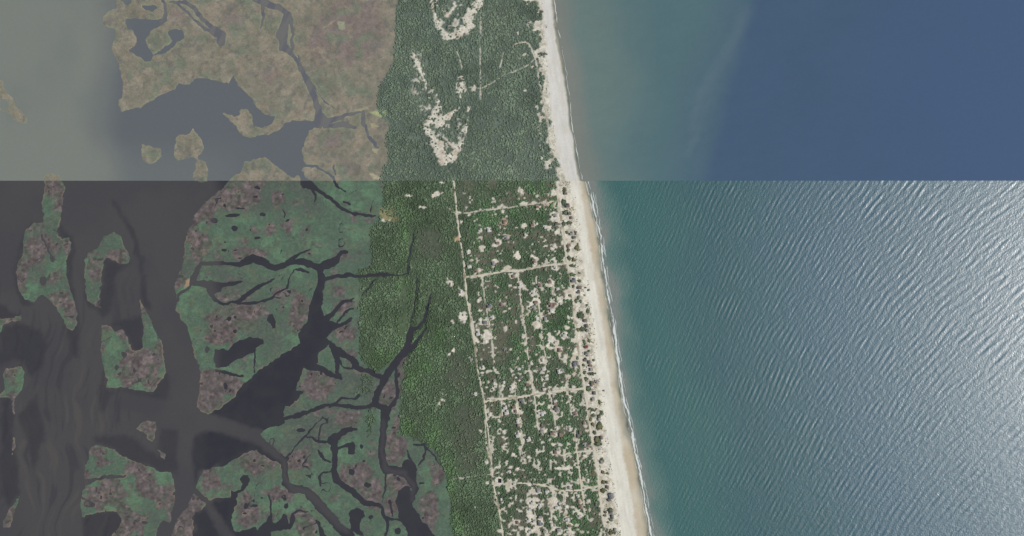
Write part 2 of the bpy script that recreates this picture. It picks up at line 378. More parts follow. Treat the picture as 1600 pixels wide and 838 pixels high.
POOLS = [
    T('D', [(115, 480), (180, 490), (250, 495), (300, 490), (345, 490), (330, 500), (260, 515), (235, 540), (210, 555), (180, 520), (120, 510)]),
    T('D', [(215, 800), (250, 795), (275, 805), (330, 755), (380, 740), (435, 748), (438, 770), (400, 795)]) + T('F', [(400, 2), (330, 35), (270, 75), (225, 75), (212, 30)]),
    T('D', [(460, 640), (480, 635), (493, 660), (490, 700), (478, 705), (470, 680), (455, 670)]),
    T('G2', [(430, 545), (470, 510), (500, 505), (515, 540), (520, 620), (560, 680), (600, 740), (680, 838), (740, 920), (500, 920), (490, 800), (440, 720), (430, 660), (415, 610)]),
    T('G2', [(455, 360), (480, 340), (505, 335), (540, 370), (560, 430), (540, 470), (490, 430), (455, 400)]),
    T('G2', [(105, 690), (120, 660), (160, 645), (205, 670), (210, 705), (190, 730), (185, 790), (215, 838), (180, 838), (150, 820), (120, 780), (115, 720)]),
    T('G2', [(95, 225), (130, 212), (148, 235), (145, 300), (105, 300), (98, 260)]),
    T('G1', [(120, 770), (155, 745), (165, 705), (190, 740), (215, 760), (250, 730), (260, 690), (295, 710), (300, 760), (310, 775), (280, 800), (190, 808), (190, 870), (0, 870), (0, 800), (60, 790), (100, 800)]),
    T('A', [(570, 85), (640, 85), (700, 92), (740, 75), (755, 60), (750, 100), (710, 125), (680, 140), (660, 180), (670, 215), (690, 245), (740, 215), (780, 185), (760, 155), (760, 135), (820, 130), (830, 165),
            (800, 190), (780, 210), (740, 240), (690, 248), (680, 275), (650, 275), (610, 250), (580, 230), (600, 215), (620, 190), (615, 160), (600, 140), (575, 140), (565, 110)]),
    T('A', [(545, -40), (600, -40), (592, 15), (570, 26), (545, 5)]), T('A', [(640, 25), (700, 28), (712, 40), (690, 58), (660, 48)]),
]
POND_BLOBS = (T('D', [(300, 195, 36, 9), (310, 252, 14, 10), (410, 293, 17, 9), (215, 218, 17, 9), (282, 660, 8, 9), (180, 800, 10, 14), (260, 348, 14, 6), (330, 160, 20, 4), (435, 187, 12, 9)])
              + T('C', [(193, 490, 16, 22), (235, 388, 9, 14)]) + T('E', [(560, 18, 13, 10), (525, 78, 12, 12), (470, 465, 8, 5), (610, 765, 9, 6), (655, 775, 14, 8)])
              + T('G1', [(380, 138, 28, 13), (285, 632, 13, 20), (20, 460, 20, 26), (60, 800, 30, 22), (15, 640, 16, 20), (75, 635, 20, 10), (125, 585, 10, 8)])
              + T('G2', [(122, 412, 22, 20), (232, 500, 24, 18), (192, 248, 11, 16), (428, 457, 14, 14), (250, 712, 18, 12), (430, 800, 14, 20), (590, 490, 18, 10)])
              + T('A', [(20, 475, 22, 24)]))

GREEN, MAUVE = 0, 1
MAUVES = (T('D', [(300, 110, 110, 60), (380, 80, 80, 50), (190, 180, 60, 60), (130, 260, 40, 60), (150, 330, 45, 70), (500, 110, 30, 40), (550, 240, 28, 35), (370, 370, 75, 30), (470, 260, 20, 22),
                  (300, 660, 110, 70), (340, 620, 100, 40), (250, 730, 80, 50), (600, 620, 45, 60), (590, 680, 40, 40), (520, 545, 30, 20), (780, 540, 30, 30), (800, 600, 50, 40), (800, 720, 50, 40),
                  (270, 560, 50, 20), (60, 490, 25, 30), (860, 190, 20, 8), (850, 220, 16, 16), (1000, 60, 30, 30)])
          + T('F', [(220, 150, 100, 70), (200, 230, 70, 50), (300, 170, 70, 40), (680, 160, 80, 60), (820, 310, 60, 40), (590, 500, 70, 40), (410, 500, 100, 60), (200, 580, 45, 60), (380, 740, 60, 50),
                    (360, 670, 30, 40), (850, 560, 70, 60), (930, 640, 50, 70), (1035, 440, 50, 90), (1040, 330, 15, 60), (1040, 600, 60, 60), (1000, 200, 45, 80), (1070, 80, 34, 100), (60, 760, 90, 120),
                    (110, 690, 70, 50), (20, 650, 20, 70), (520, 650, 70, 30), (600, 740, 50, 25), (1020, 700, 40, 40), (1220, 560, 30, 60), (1190, 720, 40, 80), (630, 800, 50, 40), (830, 20, 30, 20),
                    (300, 700, 20, 20), (720, 280, 40, 14)])
          + T('C', [(245, 75, 45, 55), (260, 140, 30, 40), (155, 340, 50, 50), (130, 400, 50, 50), (200, 340, 60, 30), (210, 300, 40, 30), (300, 330, 22, 40), (275, 570, 40, 50), (240, 470, 30, 30),
                    (320, 620, 25, 40), (100, 470, 25, 60), (425, 430, 35, 60), (545, 375, 45, 35), (440, 600, 20, 15), (480, 710, 30, 20), (550, 740, 25, 40), (650, 620, 15, 50), (720, 790, 25, 30),
                    (50, 660, 60, 20)])
          + T('E', [(640, 70, 110, 80), (580, 120, 60, 40), (560, 60, 40, 40), (680, 130, 60, 40), (460, 460, 50, 30), (480, 500, 50, 25), (400, 560, 20, 20), (480, 640, 90, 60), (420, 680, 60, 40),
                    (620, 540, 60, 40), (680, 620, 70, 60), (650, 580, 60, 50), (530, 660, 50, 50), (570, 730, 40, 40), (560, 800, 60, 50), (620, 780, 40, 50), (720, 700, 30, 40), (680, 345, 50, 40),
                    (840, 740, 60, 70), (45, 100, 30, 25), (40, 760, 50, 70), (62, 250, 12, 60), (62, 420, 12, 60), (728, 470, 20, 40)]))
GREENS = (T('D', [(350, 105, 20, 18), (440, 90, 30, 38), (235, 195, 38, 42), (160, 245, 28, 24), (340, 715, 24, 22), (400, 715, 28, 24), (500, 60, 40, 30)])
          + T('C', [(212, 135, 26, 26), (235, 230, 36, 60), (150, 265, 34, 26), (160, 500, 60, 40), (290, 515, 22, 20), (430, 382, 20, 18), (505, 315, 60, 40), (420, 540, 40, 50), (690, 750, 40, 40), (170, 440, 70, 40)])
          + T('E', [(500, 50, 46, 60), (735, 100, 26, 36), (510, 475, 40, 30), (520, 530, 50, 30), (430, 600, 50, 20), (590, 600, 40, 50), (650, 700, 70, 40), (740, 580, 40, 40), (400, 720, 50, 20), (735, 750, 40, 40),
                    (80, 150, 26, 30), (30, 150, 12, 22), (635, 350, 20, 20)])
          + T('F', [(840, 480, 60, 34), (720, 40, 40, 40), (300, 540, 50, 50), (450, 580, 60, 40), (700, 700, 60, 60), (1130, 470, 40, 50)]))
DARKS = [  # eelgrass beds that darken the shallow water
    T('C', [(110, 280), (150, 225), (195, 235), (110, 330), (90, 400), (80, 470), (90, 540), (140, 600), (110, 600), (70, 540), (58, 460), (65, 370)]),
    T('C', [(265, 240), (320, 280), (345, 350), (325, 420), (320, 480), (350, 600), (365, 700), (355, 838), (330, 838), (300, 710), (335, 640), (300, 470), (295, 400), (315, 340), (280, 310)]),
    T('C', [(465, 395), (500, 385), (560, 412), (595, 410), (560, 440), (530, 470), (515, 560), (500, 640), (460, 660), (440, 620), (400, 610), (380, 560), (375, 470), (385, 540), (440, 610), (460, 560)]),
    T('C', [(500, 120), (530, 145), (600, 250), (635, 370), (655, 470), (675, 610), (650, 600), (632, 520), (625, 400), (580, 260)]),
    T('C', [(560, 665), (640, 650), (650, 690), (650, 800), (600, 800), (570, 730), (545, 700), (500, 690)]),
    T('C', [(-100, 580), (0, 590), (45, 630), (90, 645), (40, 660), (-100, 700)]), T('C', [(20, 700), (80, 680), (180, 700), (220, 780), (200, 838), (0, 838), (0, 720)]),
    T('E', [(-40, 0), (180, 0), (200, 60), (150, 130), (130, 110), (110, 50), (60, 50), (0, 70)]), T('E', [(470, 90), (490, 180), (580, 172), (640, 188), (690, 185), (755, 110), (765, 200), (745, 265), (690, 285), (620, 275), (520, 265), (450, 270), (440, 190)]),
    T('E', [(420, 395), (520, 385), (620, 400), (700, 480), (760, 490), (800, 560), (720, 545), (590, 490), (530, 455), (480, 425), (430, 420)]),
    T('E', [(365, 750), (440, 735), (530, 730), (555, 770), (545, 800), (500, 838), (500, 1000), (380, 1000)]), T('E', [(90, 290), (160, 200), (200, 380), (150, 560), (120, 420)]), T('E', [(0, 210), (50, 210), (60, 380), (90, 640), (40, 700), (0, 640)]),
    T('F', [(190, 290), (300, 220), (410, 100), (540, 5), (640, -100), (720, -60), (715, 0), (620, 60), (600, 160), (560, 245), (525, 250), (440, 290), (390, 330), (330, 300), (240, 300)]),
    T('F', [(155, 370), (240, 350), (330, 400), (390, 430), (370, 455), (240, 525), (150, 545), (140, 620), (120, 600), (110, 460), (130, 400)]), T('F', [(-30, 340), (60, 350), (60, 520), (30, 560), (-30, 540)]),
    T('F', [(190, 690), (280, 655), (300, 700), (300, 800), (400, 800), (400, 1000), (300, 1000), (290, 838), (230, 730)]), T('F', [(125, 740), (180, 710), (230, 800), (260, 1000), (130, 1000)]),
    T('D', [(660, 480), (720, 480), (710, 660), (760, 690), (720, 800), (500, 838), (640, 700)]),
]
DARKS = [[p for p in d] for d in DARKS]

# ------------------------------------------------------------------ survey of the barrier island
ROADS = [
    ('oceanfront sand road running the length of the village behind the dunes', 3.2, T('P3', [(512, 130), (525, 210), (530, 280), (545, 340), (550, 410), (565, 480), (575, 560), (590, 650), (600, 740)])
        + T('P4', [(805, 50), (812, 100), (825, 200), (835, 330), (845, 430), (865, 560), (885, 680), (900, 790)]) + T('P5', [(765, 100), (780, 220), (795, 310), (810, 400), (825, 500), (835, 600), (850, 720), (870, 838), (900, 1000)])),
    ('long western sand road bordering the village and the forest', 1.9, T('P2', [(600, 62), (615, 180), (622, 300), (640, 440), (660, 560), (675, 660), (685, 770)])
        + T('P4', [(172, 30), (180, 60), (187, 170), (205, 260), (220, 380), (240, 470), (250, 580), (270, 680), (290, 780)]) + T('P5', [(200, 80), (212, 200), (225, 290), (238, 430), (248, 550), (275, 660), (295, 770), (305, 860), (320, 1000)])),
    ('short parallel track beside the western sand road', 1.5, T('P4', [(205, 205), (222, 320), (232, 400), (238, 460)])),
    ('faint northern cross track through the woods', 0.8, T('P2', [(570, 260), (620, 305), (720, 290), (830, 272), (931, 262)]) + T('P3', [(150, 258), (240, 240), (280, 235), (400, 220), (520, 205)])),
    ('upper sandy cross road from the western road to the beach', 2.6, T('P2', [(690, 762), (800, 748), (931, 725)]) + T('P3', [(120, 715), (230, 715), (340, 690), (460, 672), (585, 660), (640, 658)])),
    ('middle sandy cross road, widest where the streets meet it', 2.9, T('K6', [(95, 408), (250, 380), (400, 368), (560, 340), (700, 318), (860, 300), (960, 290)]) + T('H4', [(240, 512), (285, 505)])),
    ('short curved cross road ending at a cleared square', 1.9, T('K7', [(710, 120), (750, 105), (785, 125), (840, 105), (910, 95)]) + T('P5', [(740, 372), (805, 366)])),
    ('southern winding cross road past the square pond', 2.0, T('K7', [(178, 392), (235, 382), (300, 370), (430, 366), (520, 376), (610, 386), (690, 410), (760, 432), (850, 435), (950, 430), (1019, 405)]) + T('H5', [(200, 482), (262, 468)])),
    ('inner street just east of the western road, north of the middle cross road', 1.7, T('P4', [(275, 40), (290, 130), (305, 230), (320, 330), (333, 400), (345, 500), (352, 560)])),
    ('dark straight woodland street in the middle of the village', 1.5, T('P4', [(490, 20), (505, 140), (520, 260), (540, 400), (555, 540), (570, 640), (582, 735)])),
    ('sandy street along the inland clearings south of the upper cross road', 1.5, T('P4', [(600, 40), (610, 150), (622, 260), (635, 380), (650, 480), (665, 555)])),
    ('short spur behind the oceanfront clearings', 1.2, T('P4', [(700, 90), (708, 130), (710, 165)])),
    ('spur running south from the middle cross road, nearest the western road', 1.4, T('K6', [(240, 220), (250, 380), (268, 470), (265, 540)])),
    ('second street south of the middle cross road, straight and pale', 1.9, T('K6', [(395, 265), (400, 368), (425, 500), (440, 600), (450, 720), (460, 800)]) + T('K7', [(420, 60), (430, 160)])),
    ('third street south of the middle cross road', 1.8, T('K6', [(540, 130), (560, 300), (575, 420), (590, 540), (600, 640), (625, 690)])),
    ('fourth street south of the middle cross road', 1.8, T('K6', [(700, 300), (730, 380), (745, 500), (762, 600), (768, 700)])),
    ('narrow lane crossing the middle road near the oceanfront', 1.2, T('K6', [(865, 150), (880, 250), (890, 380), (910, 480), (920, 530)])),
    ('pale street running south from the cleared square road', 2.0, T('P5', [(698, 260), (706, 330), (710, 375), (725, 500), (737, 580), (745, 640), (755, 720)])),
    ('street on the western side of the southern sandy lots', 1.4, T('K7', [(550, 430), (545, 520), (545, 640), (560, 760), (575, 838)])),
    ('street in the middle of the southern sandy lots', 1.8, T('K7', [(695, 415), (705, 500), (685, 560), (690, 680), (700, 770), (650, 838)])),
    ('street on the eastern side of the southern sandy lots', 1.8, T('K7', [(805, 440), (810, 560), (815, 680), (840, 780), (850, 860)])),
    ('winding sand track through the northern scrub down to the beach', 1.5, T('P1', [(640, 210), (660, 195), (700, 190), (720, 215), (740, 265), (755, 340), (770, 420), (785, 490), (795, 560), (805, 650), (820, 700), (865, 725)])),
    ('branch of the winding northern track heading into the woods', 0.6, T('P1', [(740, 265), (710, 295), (660, 318), (600, 340), (540, 380), (500, 398), (440, 395)])),
    ('short isolated sand path in the northern scrub', 1.3, T('P1', [(598, 238), (590, 270), (580, 310)])),
    ('straight broken survey track through the northern forest', 0.7, T('P1', [(495, 50), (493, 450)])),
    ('sand path on the inner edge of the northern blowout', 1.2, T('P1', [(385, 230), (400, 270), (410, 310)])),
    ('short sand lane in the northern village clearing', 1.4, T('P3', [(240, 130), (262, 180), (280, 235)])),
    ('straight double track beside the western road in the south', 1.2, T('P5', [(205, 200), (210, 330), (225, 400)])),
    ('pale path between the forest clearings in the far south', 0.5, T('P5', [(30, 522), (80, 518), (135, 508), (240, 495)])),
]
SAND_P = (T('K6', [(90, 80, 18), (85, 140, 10), (195, 110, 14), (200, 215, 12), (280, 200, 10), (280, 240, 14), (200, 265, 18), (120, 265, 12), (360, 275, 28), (395, 265, 16), (375, 160, 10), (400, 95, 14),
                   (425, 100, 12), (380, 140, 10), (430, 205, 10), (525, 110, 12), (540, 235, 14), (505, 245, 16), (520, 260, 12), (590, 205, 14), (650, 200, 14), (685, 185, 16), (660, 240, 14), (670, 290, 16),
                   (710, 290, 14), (655, 100, 20), (670, 20, 20), (640, 15, 14), (800, 118, 18), (830, 120, 16), (880, 240, 12), (930, 250, 16), (895, 155, 10), (935, 150, 12), (290, 465, 20), (300, 510, 26),
                   (380, 455, 30), (400, 490, 30), (365, 500, 16), (520, 385, 26), (570, 340, 45, 26), (540, 340, 20), (700, 340, 20), (610, 420, 20), (640, 450, 24), (690, 460, 22), (620, 510, 26), (650, 510, 22),
                   (770, 480, 30), (790, 495, 20), (780, 430, 16), (690, 400, 12), (705, 430, 10), (150, 525, 20), (130, 540, 14), (410, 590, 22), (390, 600, 14), (440, 620, 10), (420, 720, 24), (460, 760, 16),
                   (510, 760, 18), (610, 620, 14), (640, 620, 10), (650, 570, 14), (700, 620, 16), (640, 680, 18), (600, 660, 10), (680, 680, 14), (770, 650, 22), (740, 690, 20), (780, 700, 16), (900, 660, 18),
                   (895, 380, 14), (860, 420, 12), (905, 440, 10), (940, 515, 18), (290, 680, 16), (280, 620, 8), (300, 750, 12), (310, 800, 12), (250, 660, 10), (620, 740, 12), (800, 800, 12), (830, 810, 14),
                   (20, 325, 16), (55, 680, 12), (230, 570, 12)])
          + T('K7', [(110, 175, 16), (155, 185, 18), (165, 235, 14), (205, 285, 12), (232, 345, 34, 38), (360, 375, 20), (285, 70, 12), (300, 80, 14), (340, 110, 16), (320, 170, 12), (330, 215, 14), (385, 230, 14),
                     (320, 265, 18), (440, 120, 16), (430, 150, 14), (455, 160, 10), (490, 140, 12), (430, 10, 14), (725, 95, 30), (745, 70, 16), (770, 30, 14), (710, 40, 14), (600, 230, 10), (575, 280, 8),
                     (630, 300, 8), (625, 340, 8), (525, 365, 16), (500, 465, 16), (510, 520, 30), (520, 560, 34), (490, 610, 26), (500, 660, 30), (480, 710, 22), (540, 720, 24), (590, 720, 30), (600, 690, 20),
                     (580, 520, 22), (580, 580, 26), (590, 610, 14), (500, 790, 36), (540, 770, 20), (650, 440, 20), (670, 480, 16), (690, 520, 16), (720, 560, 30), (740, 590, 26), (760, 545, 20), (720, 520, 20),
                     (740, 680, 16), (690, 690, 16), (690, 740, 20), (700, 770, 24), (630, 790, 26), (760, 780, 36), (800, 530, 18), (820, 580, 20), (810, 640, 24), (830, 690, 26), (850, 740, 26), (840, 790, 34),
                     (880, 800, 16), (870, 680, 12), (780, 470, 14), (830, 460, 14), (850, 400, 14), (920, 470, 22), (925, 530, 20), (950, 580, 24), (940, 620, 18), (975, 590, 16), (945, 660, 20), (1000, 525, 30, 22),
                     (1000, 345, 20), (975, 345, 14), (1000, 130, 24), (960, 20, 14), (990, 40, 14), (245, 510, 16), (270, 520, 10), (360, 540, 14), (365, 720, 18), (390, 715, 14), (345, 690, 12), (290, 780, 14),
                     (230, 800, 14), (300, 810, 14), (20, 605, 12), (130, 370, 12), (575, 425, 22), (790, 240, 60, 8), (700, 243, 40, 6)])
          + T('P4', [(95, 90, 18), (155, 138, 24), (165, 280, 26), (110, 310, 14), (100, 285, 8), (165, 310, 18), (240, 325, 16), (255, 380, 16), (300, 380, 18), (290, 400, 26, 14), (320, 400, 18), (295, 430, 20),
                     (250, 430, 14), (265, 320, 20), (300, 320, 26, 18), (335, 290, 22), (325, 225, 20), (265, 185, 10), (270, 250, 14), (395, 215, 14), (90, 510, 14, 18), (105, 490, 12), (48, 740, 12, 30), (40, 770, 12),
                     (25, 800, 10), (140, 430, 8), (215, 535, 12), (285, 590, 18), (355, 600, 12), (465, 45, 16), (500, 100, 20), (525, 110, 12), (585, 140, 22), (600, 200, 30), (580, 225, 20), (605, 295, 20),
                     (600, 335, 26), (655, 300, 20), (680, 80, 24), (690, 95, 16), (625, 100, 18), (730, 120, 14), (690, 215, 28), (695, 245, 14), (745, 205, 14), (640, 545, 22), (690, 415, 24), (720, 440, 24),
                     (740, 480, 26), (680, 460, 16), (770, 400, 24), (770, 355, 20), (730, 380, 12), (650, 600, 18), (745, 605, 18), (830, 555, 28), (850, 500, 36), (830, 415, 22), (800, 295, 22), (790, 150, 30),
                     (760, 175, 44, 14), (820, 140, 20)])
          + T('P3', [(240, 125, 20), (265, 215, 14), (370, 250, 22), (125, 285, 14), (135, 360, 22), (150, 400, 12), (340, 378, 20), (280, 390, 14), (90, 515, 24), (150, 465, 24), (60, 655, 24), (225, 605, 26),
                     (300, 580, 14), (330, 605, 14), (355, 625, 20), (360, 660, 18), (490, 545, 22), (420, 500, 14), (495, 640, 18), (500, 690, 24), (450, 395, 34, 24), (510, 320, 40), (520, 340, 30), (480, 160, 22),
                     (510, 130, 36, 40), (530, 190, 24), (460, 800, 30), (240, 800, 16), (190, 745, 20), (385, 820, 20), (20, 420, 22, 12), (520, 425, 22), (590, 60, 30)])
          + T('P2', [(480, 155, 30, 14), (520, 65, 16, 10), (590, 130, 10), (110, 330, 40, 18), (380, 248, 20, 8), (530, 232, 18, 7), (275, 165, 24, 8), (640, 295, 24, 14), (665, 360, 14), (620, 480, 16, 20),
                     (705, 580, 14), (715, 685, 20), (775, 710, 24, 16), (580, 805, 24, 14), (550, 775, 12), (790, 425, 22, 12), (855, 420, 20, 12), (810, 550, 30, 24), (890, 660, 24, 16), (910, 515, 20)])
          + T('P1', [(660, 150, 8), (700, 410, 10, 5), (770, 630, 8), (690, 245, 16, 5), (665, 262, 10, 5), (460, 400, 14, 10), (745, 488, 6), (770, 720, 5), (700, 0, 8)]))
DUNE_LINES = [T('P1', [(275, 0, 16), (285, 60, 16), (295, 110, 34), (325, 150, 24), (345, 175, 26), (390, 160, 34), (430, 120, 46), (450, 60, 56), (485, 20, 44), (495, -60, 44)]),
              T('P1', [(310, -30, 18), (290, 40, 10)]), T('P1', [(375, -20, 14), (376, 30, 14), (360, 55, 18), (340, 72, 18)]), T('P1', [(440, 130, 10), (465, 105, 18)])]
DUNE_LINES2 = [T('P1', [(180, 215, 10), (195, 260, 22), (215, 300, 22), (240, 350, 20), (250, 400, 10)]), T('P1', [(290, 430, 12), (300, 480, 26), (270, 540, 32), (310, 550, 40), (350, 525, 26), (390, 495, 16), (395, 475, 8)]),
               T('P1', [(255, 560, 26), (260, 590, 34), (290, 640, 52), (320, 690, 60), (325, 735, 34), (370, 700, 44), (400, 650, 34), (412, 630, 22)]), T('P1', [(410, 345, 14), (408, 400, 30), (400, 425, 24)]),
               T('P1', [(443, 485, 12), (435, 540, 12), (420, 590, 12)]), T('P1', [(390, 350, 8), (388, 400, 12)])]
DUNE_SOFT = T('P1', [(210, 340, 36, 120), (250, 450, 46, 80), (285, 520, 50, 70), (330, 630, 90, 90), (400, 600, 30, 90), (380, 90, 100, 90)])
DVEG = (T('H3', [(250, 165, 14, 20), (320, 145, 18, 22), (255, 225, 16, 18), (295, 240, 20, 14), (285, 288, 28, 14), (275, 362, 16, 14), (295, 368, 14, 12), (290, 460, 12, 16), (335, 550, 12, 16), (315, 580, 12, 20),
                 (350, 580, 10, 14), (410, 665, 14, 24), (350, 695, 30, 34), (370, 810, 40, 12), (330, 815, 12, 12), (400, 612, 9, 9), (415, 487, 9, 9), (390, 467, 12, 6), (340, 415, 14, 12), (240, 20, 12, 12),
                 (310, 20, 10, 20), (285, 90, 10, 8), (330, 115, 10, 7), (345, 350, 10, 7), (382, 530, 8, 6)])
        + T('H4', [(255, 20, 40, 14), (275, 130, 12, 30), (315, 115, 10, 20), (290, 215, 10, 10), (315, 200, 12, 10), (285, 270, 16, 12), (355, 275, 14, 10), (270, 320, 12, 12), (280, 375, 14, 14), (340, 390, 34, 14),
                   (290, 430, 18, 16), (335, 460, 20, 14), (310, 510, 20, 22), (380, 455, 12, 14), (345, 680, 44, 14), (345, 600, 18, 10), (405, 620, 12, 20), (415, 710, 14, 24), (350, 725, 20, 12), (330, 760, 14, 16),
                   (395, 740, 14, 16), (400, 790, 14, 16), (345, 800, 16, 14)])
        + T('H5', [(265, 30, 24, 30), (230, 75, 14, 14), (252, 125, 26, 26), (255, 160, 30, 16), (285, 283, 14, 22), (215, 330, 14, 24), (215, 365, 16, 12), (290, 365, 14, 12), (325, 375, 8, 10), (295, 440, 16, 16),
                   (295, 500, 24, 20), (260, 635, 16, 12), (345, 645, 24, 16), (310, 660, 14, 10), (350, 715, 16, 12), (330, 735, 8, 8), (320, 800, 10, 30), (350, 810, 16, 24), (380, 810, 10, 16)])
        + T('P3', [(565, 130, 14, 24), (560, 215, 18, 26), (575, 290, 28, 20), (560, 370, 14, 20), (600, 365, 22, 14)]))
R1 = ROADS[0][2]
E_road = interp_line([(p[1], p[0]) for p in [(840 - 60, -500)] + [(834, 0), (838, 60), (843, 110), (846, 150), (852, 200), (860, 245), (867, 275)] + R1 + [(1010, 1340)]])

# ------------------------------------------------------------------ land: height and cover on one map grid, cut into pieces afterwards
xs = axis(-700, 1140, -12, 1040, 1.5, 14)
ys = np.unique(np.concatenate([axis(-500, 1340, -12, 850, 1.5, 14), [SEAM - 0.25, SEAM + 0.25]]))
F = Field(xs, ys)
X, Y = F.X, F.Y
north = Y < SEAM

S_isl = [np.maximum(F.poly(p), -30) for _, p in ISL]
S_L = F.poly(L_main)
by_ = np.linspace(-500, 1340, 90)
B_poly = B_main_w + [(float(E_foam(y)) - 1.0, float(y)) for y in by_[::-1]]
S_B = F.poly(B_main_w + [(1100, 1340), (1100, -500)])
shore = (E_foam(Y) - 1.5 + 1.0 * fbm(X, Y, 30, 501, 2)) - X          # landward distance from the swash, px
S_B = np.minimum(S_B, shore)
WATER = np.full(X.shape, -60.0)
for c in CREEKS: F.line(WATER, c, warp=0.95)
WATER = WATER + 0.5 * fbm(X, Y, 5, 551, 2)
for p in POOLS: WATER = np.maximum(WATER, F.poly(p, -60))
WATER = np.maximum(WATER, F.blobs(POND_BLOBS, -60))
stack = np.stack(S_isl + [S_L, S_B])
S_wet = np.minimum(stack.max(0) + 0.9 * fbm(X, Y, 5, 561, 2), -WATER)
rid = np.abs(fbm(X, Y, 42, 571, 3))                                          # hair-thin tidal creeks that wander and fade
rid2 = np.abs(fbm(X, Y, 30, 577, 3))
fade = fbm(X, Y, 40, 581, 2)
hair = np.minimum((rid - 0.028) * 20 + 6 * sstep(0.25, -0.05, fade), (rid2 - 0.022) * 16 + 6 * sstep(0.25, -0.05, -fade))
owner = stack.argmax(0)
NI = len(ISL)
owner = np.where((stack[NI + 1] > -2) & (owner >= NI), NI + 1, np.where(owner >= NI, NI, owner))
# tiny pools scattered through the mauve flats
mauve = F.blobs(MAUVES) + 0.8 + 6.5 * fbm(X, Y, 11, 601, 3) + 2.0 * fbm(X, Y, 4.5, 605, 2) - np.clip(F.blobs(GREENS) + 2.5 * fbm(X, Y, 8, 641, 2), 0, 99) * 1.6
mauve = sstep(-2.0, 3.2, mauve)
mauve = np.maximum(mauve, sstep(0.45, 0.7, fbm(X, Y, 20, 661, 4)) * 0.7)
S_wet = np.minimum(S_wet, np.where((stack[NI + 1] < -1) & ~north, hair + 0.15, 30))
speck = fbm(X, Y, 5.5, 681, 2)
pool_n = (fbm(X, Y, 7.5, 701, 2) - 0.68) * 9
S_wet = np.minimum(S_wet, np.where((owner <= NI) & ~north & (mauve > 0.5), -pool_n + 0.6, 30))

# cover colours
K = 0.97
big = fbm(X, Y, 60, 801, 3); mid = fbm(X, Y, 18, 821, 3); fine = fbm(X, Y, 4.5, 841, 2)
g0, g1, g2 = lin(88, 106, 90, K), lin(95, 121, 97, K), lin(86, 95, 86, K)
green = mix(g0, g1, sstep(-0.1, 0.6, mid)); green = mix(green, g2, sstep(-0.05, 0.5, big + 0.5 * fine + 0.35 * mid))
green = mix(green, lin(100, 108, 88, K), sstep(0.25, 0.6, fbm(X, Y, 12, 871, 3) + 0.3 * fine) * 0.5)
m0, m1, m2 = lin(97, 90, 88, K), lin(117, 106, 104, K), lin(89, 93, 83, K)
mv = mix(m0, m1, sstep(0.05, 0.7, speck)); mv = mix(mv, m2, sstep(0.1, 0.6, mid - 0.3 * speck))
marsh = mix(green, mv, mauve)
marsh = marsh * (1 + (0.10 + 0.18 * mauve) * fine + (0.06 + 0.08 * mauve) * fbm(X, Y * 1.3, 3.2, 847, 1) + 0.05 * mid)[..., None]
rim = sstep(2.6, 0.5, np.where((WATER > -4) | (hair < 4), 9, S_wet)) * sstep(0.0, 0.5, fbm(X, Y, 22, 861, 2) + 0.2)
marsh = mix(marsh, lin(126, 115, 98, K), rim * 0.7)
# the northern marsh: straw colours with the haze veil painted in
t0, t1, t2, t3 = lin(129, 125, 110, K), lin(139, 132, 116, K), lin(128, 117, 110, K), lin(115, 122, 105, K)
tan = mix(t0, t1, sstep(-0.2, 0.6, mid))
red = sstep(-4, 14, F.blobs(T('B', [(720, 130, 170, 170), (560, 180, 60, 120), (350, 340, 60, 50), (620, 640, 70, 60), (700, 760, 60, 40)]) + T('A', [(800, 60, 60, 30), (1060, 90, 60, 60)])) + 10 * mid)
tan = mix(tan, t2, red)
tan = mix(tan, t3, sstep(0.05, 0.45, fbm(X, Y, 20, 881, 4)) * 0.85)
tan = mix(tan, lin(136, 137, 114, K), sstep(4.0, 0.5, S_wet + 1.5 * fine) * 0.6)
tan = mix(tan, lin(112, 111, 104, K), sstep(0.2, 0.6, fbm(X, Y, 9, 891, 3)) * 0.7)
tan = mix(tan, lin(144, 133, 116, K), sstep(0.3, 0.6, fbm(X, Y, 13, 895, 4)) * 0.6)
tan = tan * (1 + 0.11 * fine + 0.06 * mid + 0.09 * fbm(X, Y, 8, 899, 2))[..., None]
tan = mix(tan, lin(100, 112, 98, K), sstep(600, 612, X + 6 * mid) * sstep(80, 130, Y))
marsh = np.where(north[..., None], tan, marsh)

# barrier island cover
sandN = lin(208, 203, 186, 0.95); sandS = lin(214, 208, 190, 0.95)
sand = np.where(north[..., None], sandN, sandS) * (1 + 0.05 * mid + 0.05 * fine)[..., None]
tone = fbm(X, Y, 42, 901, 3)
BRIGHT = T('J8', [(460, 420, 60, 90), (400, 560, 60, 60), (330, 660, 40, 60), (270, 240, 30, 220), (370, 420, 40, 60), (130, 520, 80, 60)]) + T('G2', [(480, 120, 60, 60), (660, 150, 60, 90), (760, 480, 60, 120), (700, 760, 60, 90)]) \
    + T('P2', [(240, 430, 40, 180), (850, 350, 40, 40)]) + T('P5', [(20, 780, 60, 60), (720, 780, 40, 60)]) + T('K7', [(960, 760, 60, 50)])
DULL = T('P2', [(430, 520, 110, 130), (680, 160, 60, 100), (270, 80, 0.1, 0.1)]) + T('J8', [(600, 620, 60, 120), (560, 640, 50, 60), (700, 330, 20, 120)]) + T('P5', [(110, 250, 80, 180), (120, 420, 60, 60), (420, 680, 50, 90)]) \
    + T('P1', [(550, 80, 40, 60)]) + T('P4', [(720, 560, 50, 40), (400, 440, 60, 90), (480, 160, 30, 130), (300, 500, 50, 60)]) + T('G2', [(640, 620, 60, 120), (620, 400, 40, 60)])
bright = sstep(-8, 12, F.blobs(BRIGHT) + 10 * fbm(X, Y, 16, 921, 3))
dull = sstep(-5, 8, F.blobs(DULL) + 8 * fbm(X, Y, 14, 941, 3))
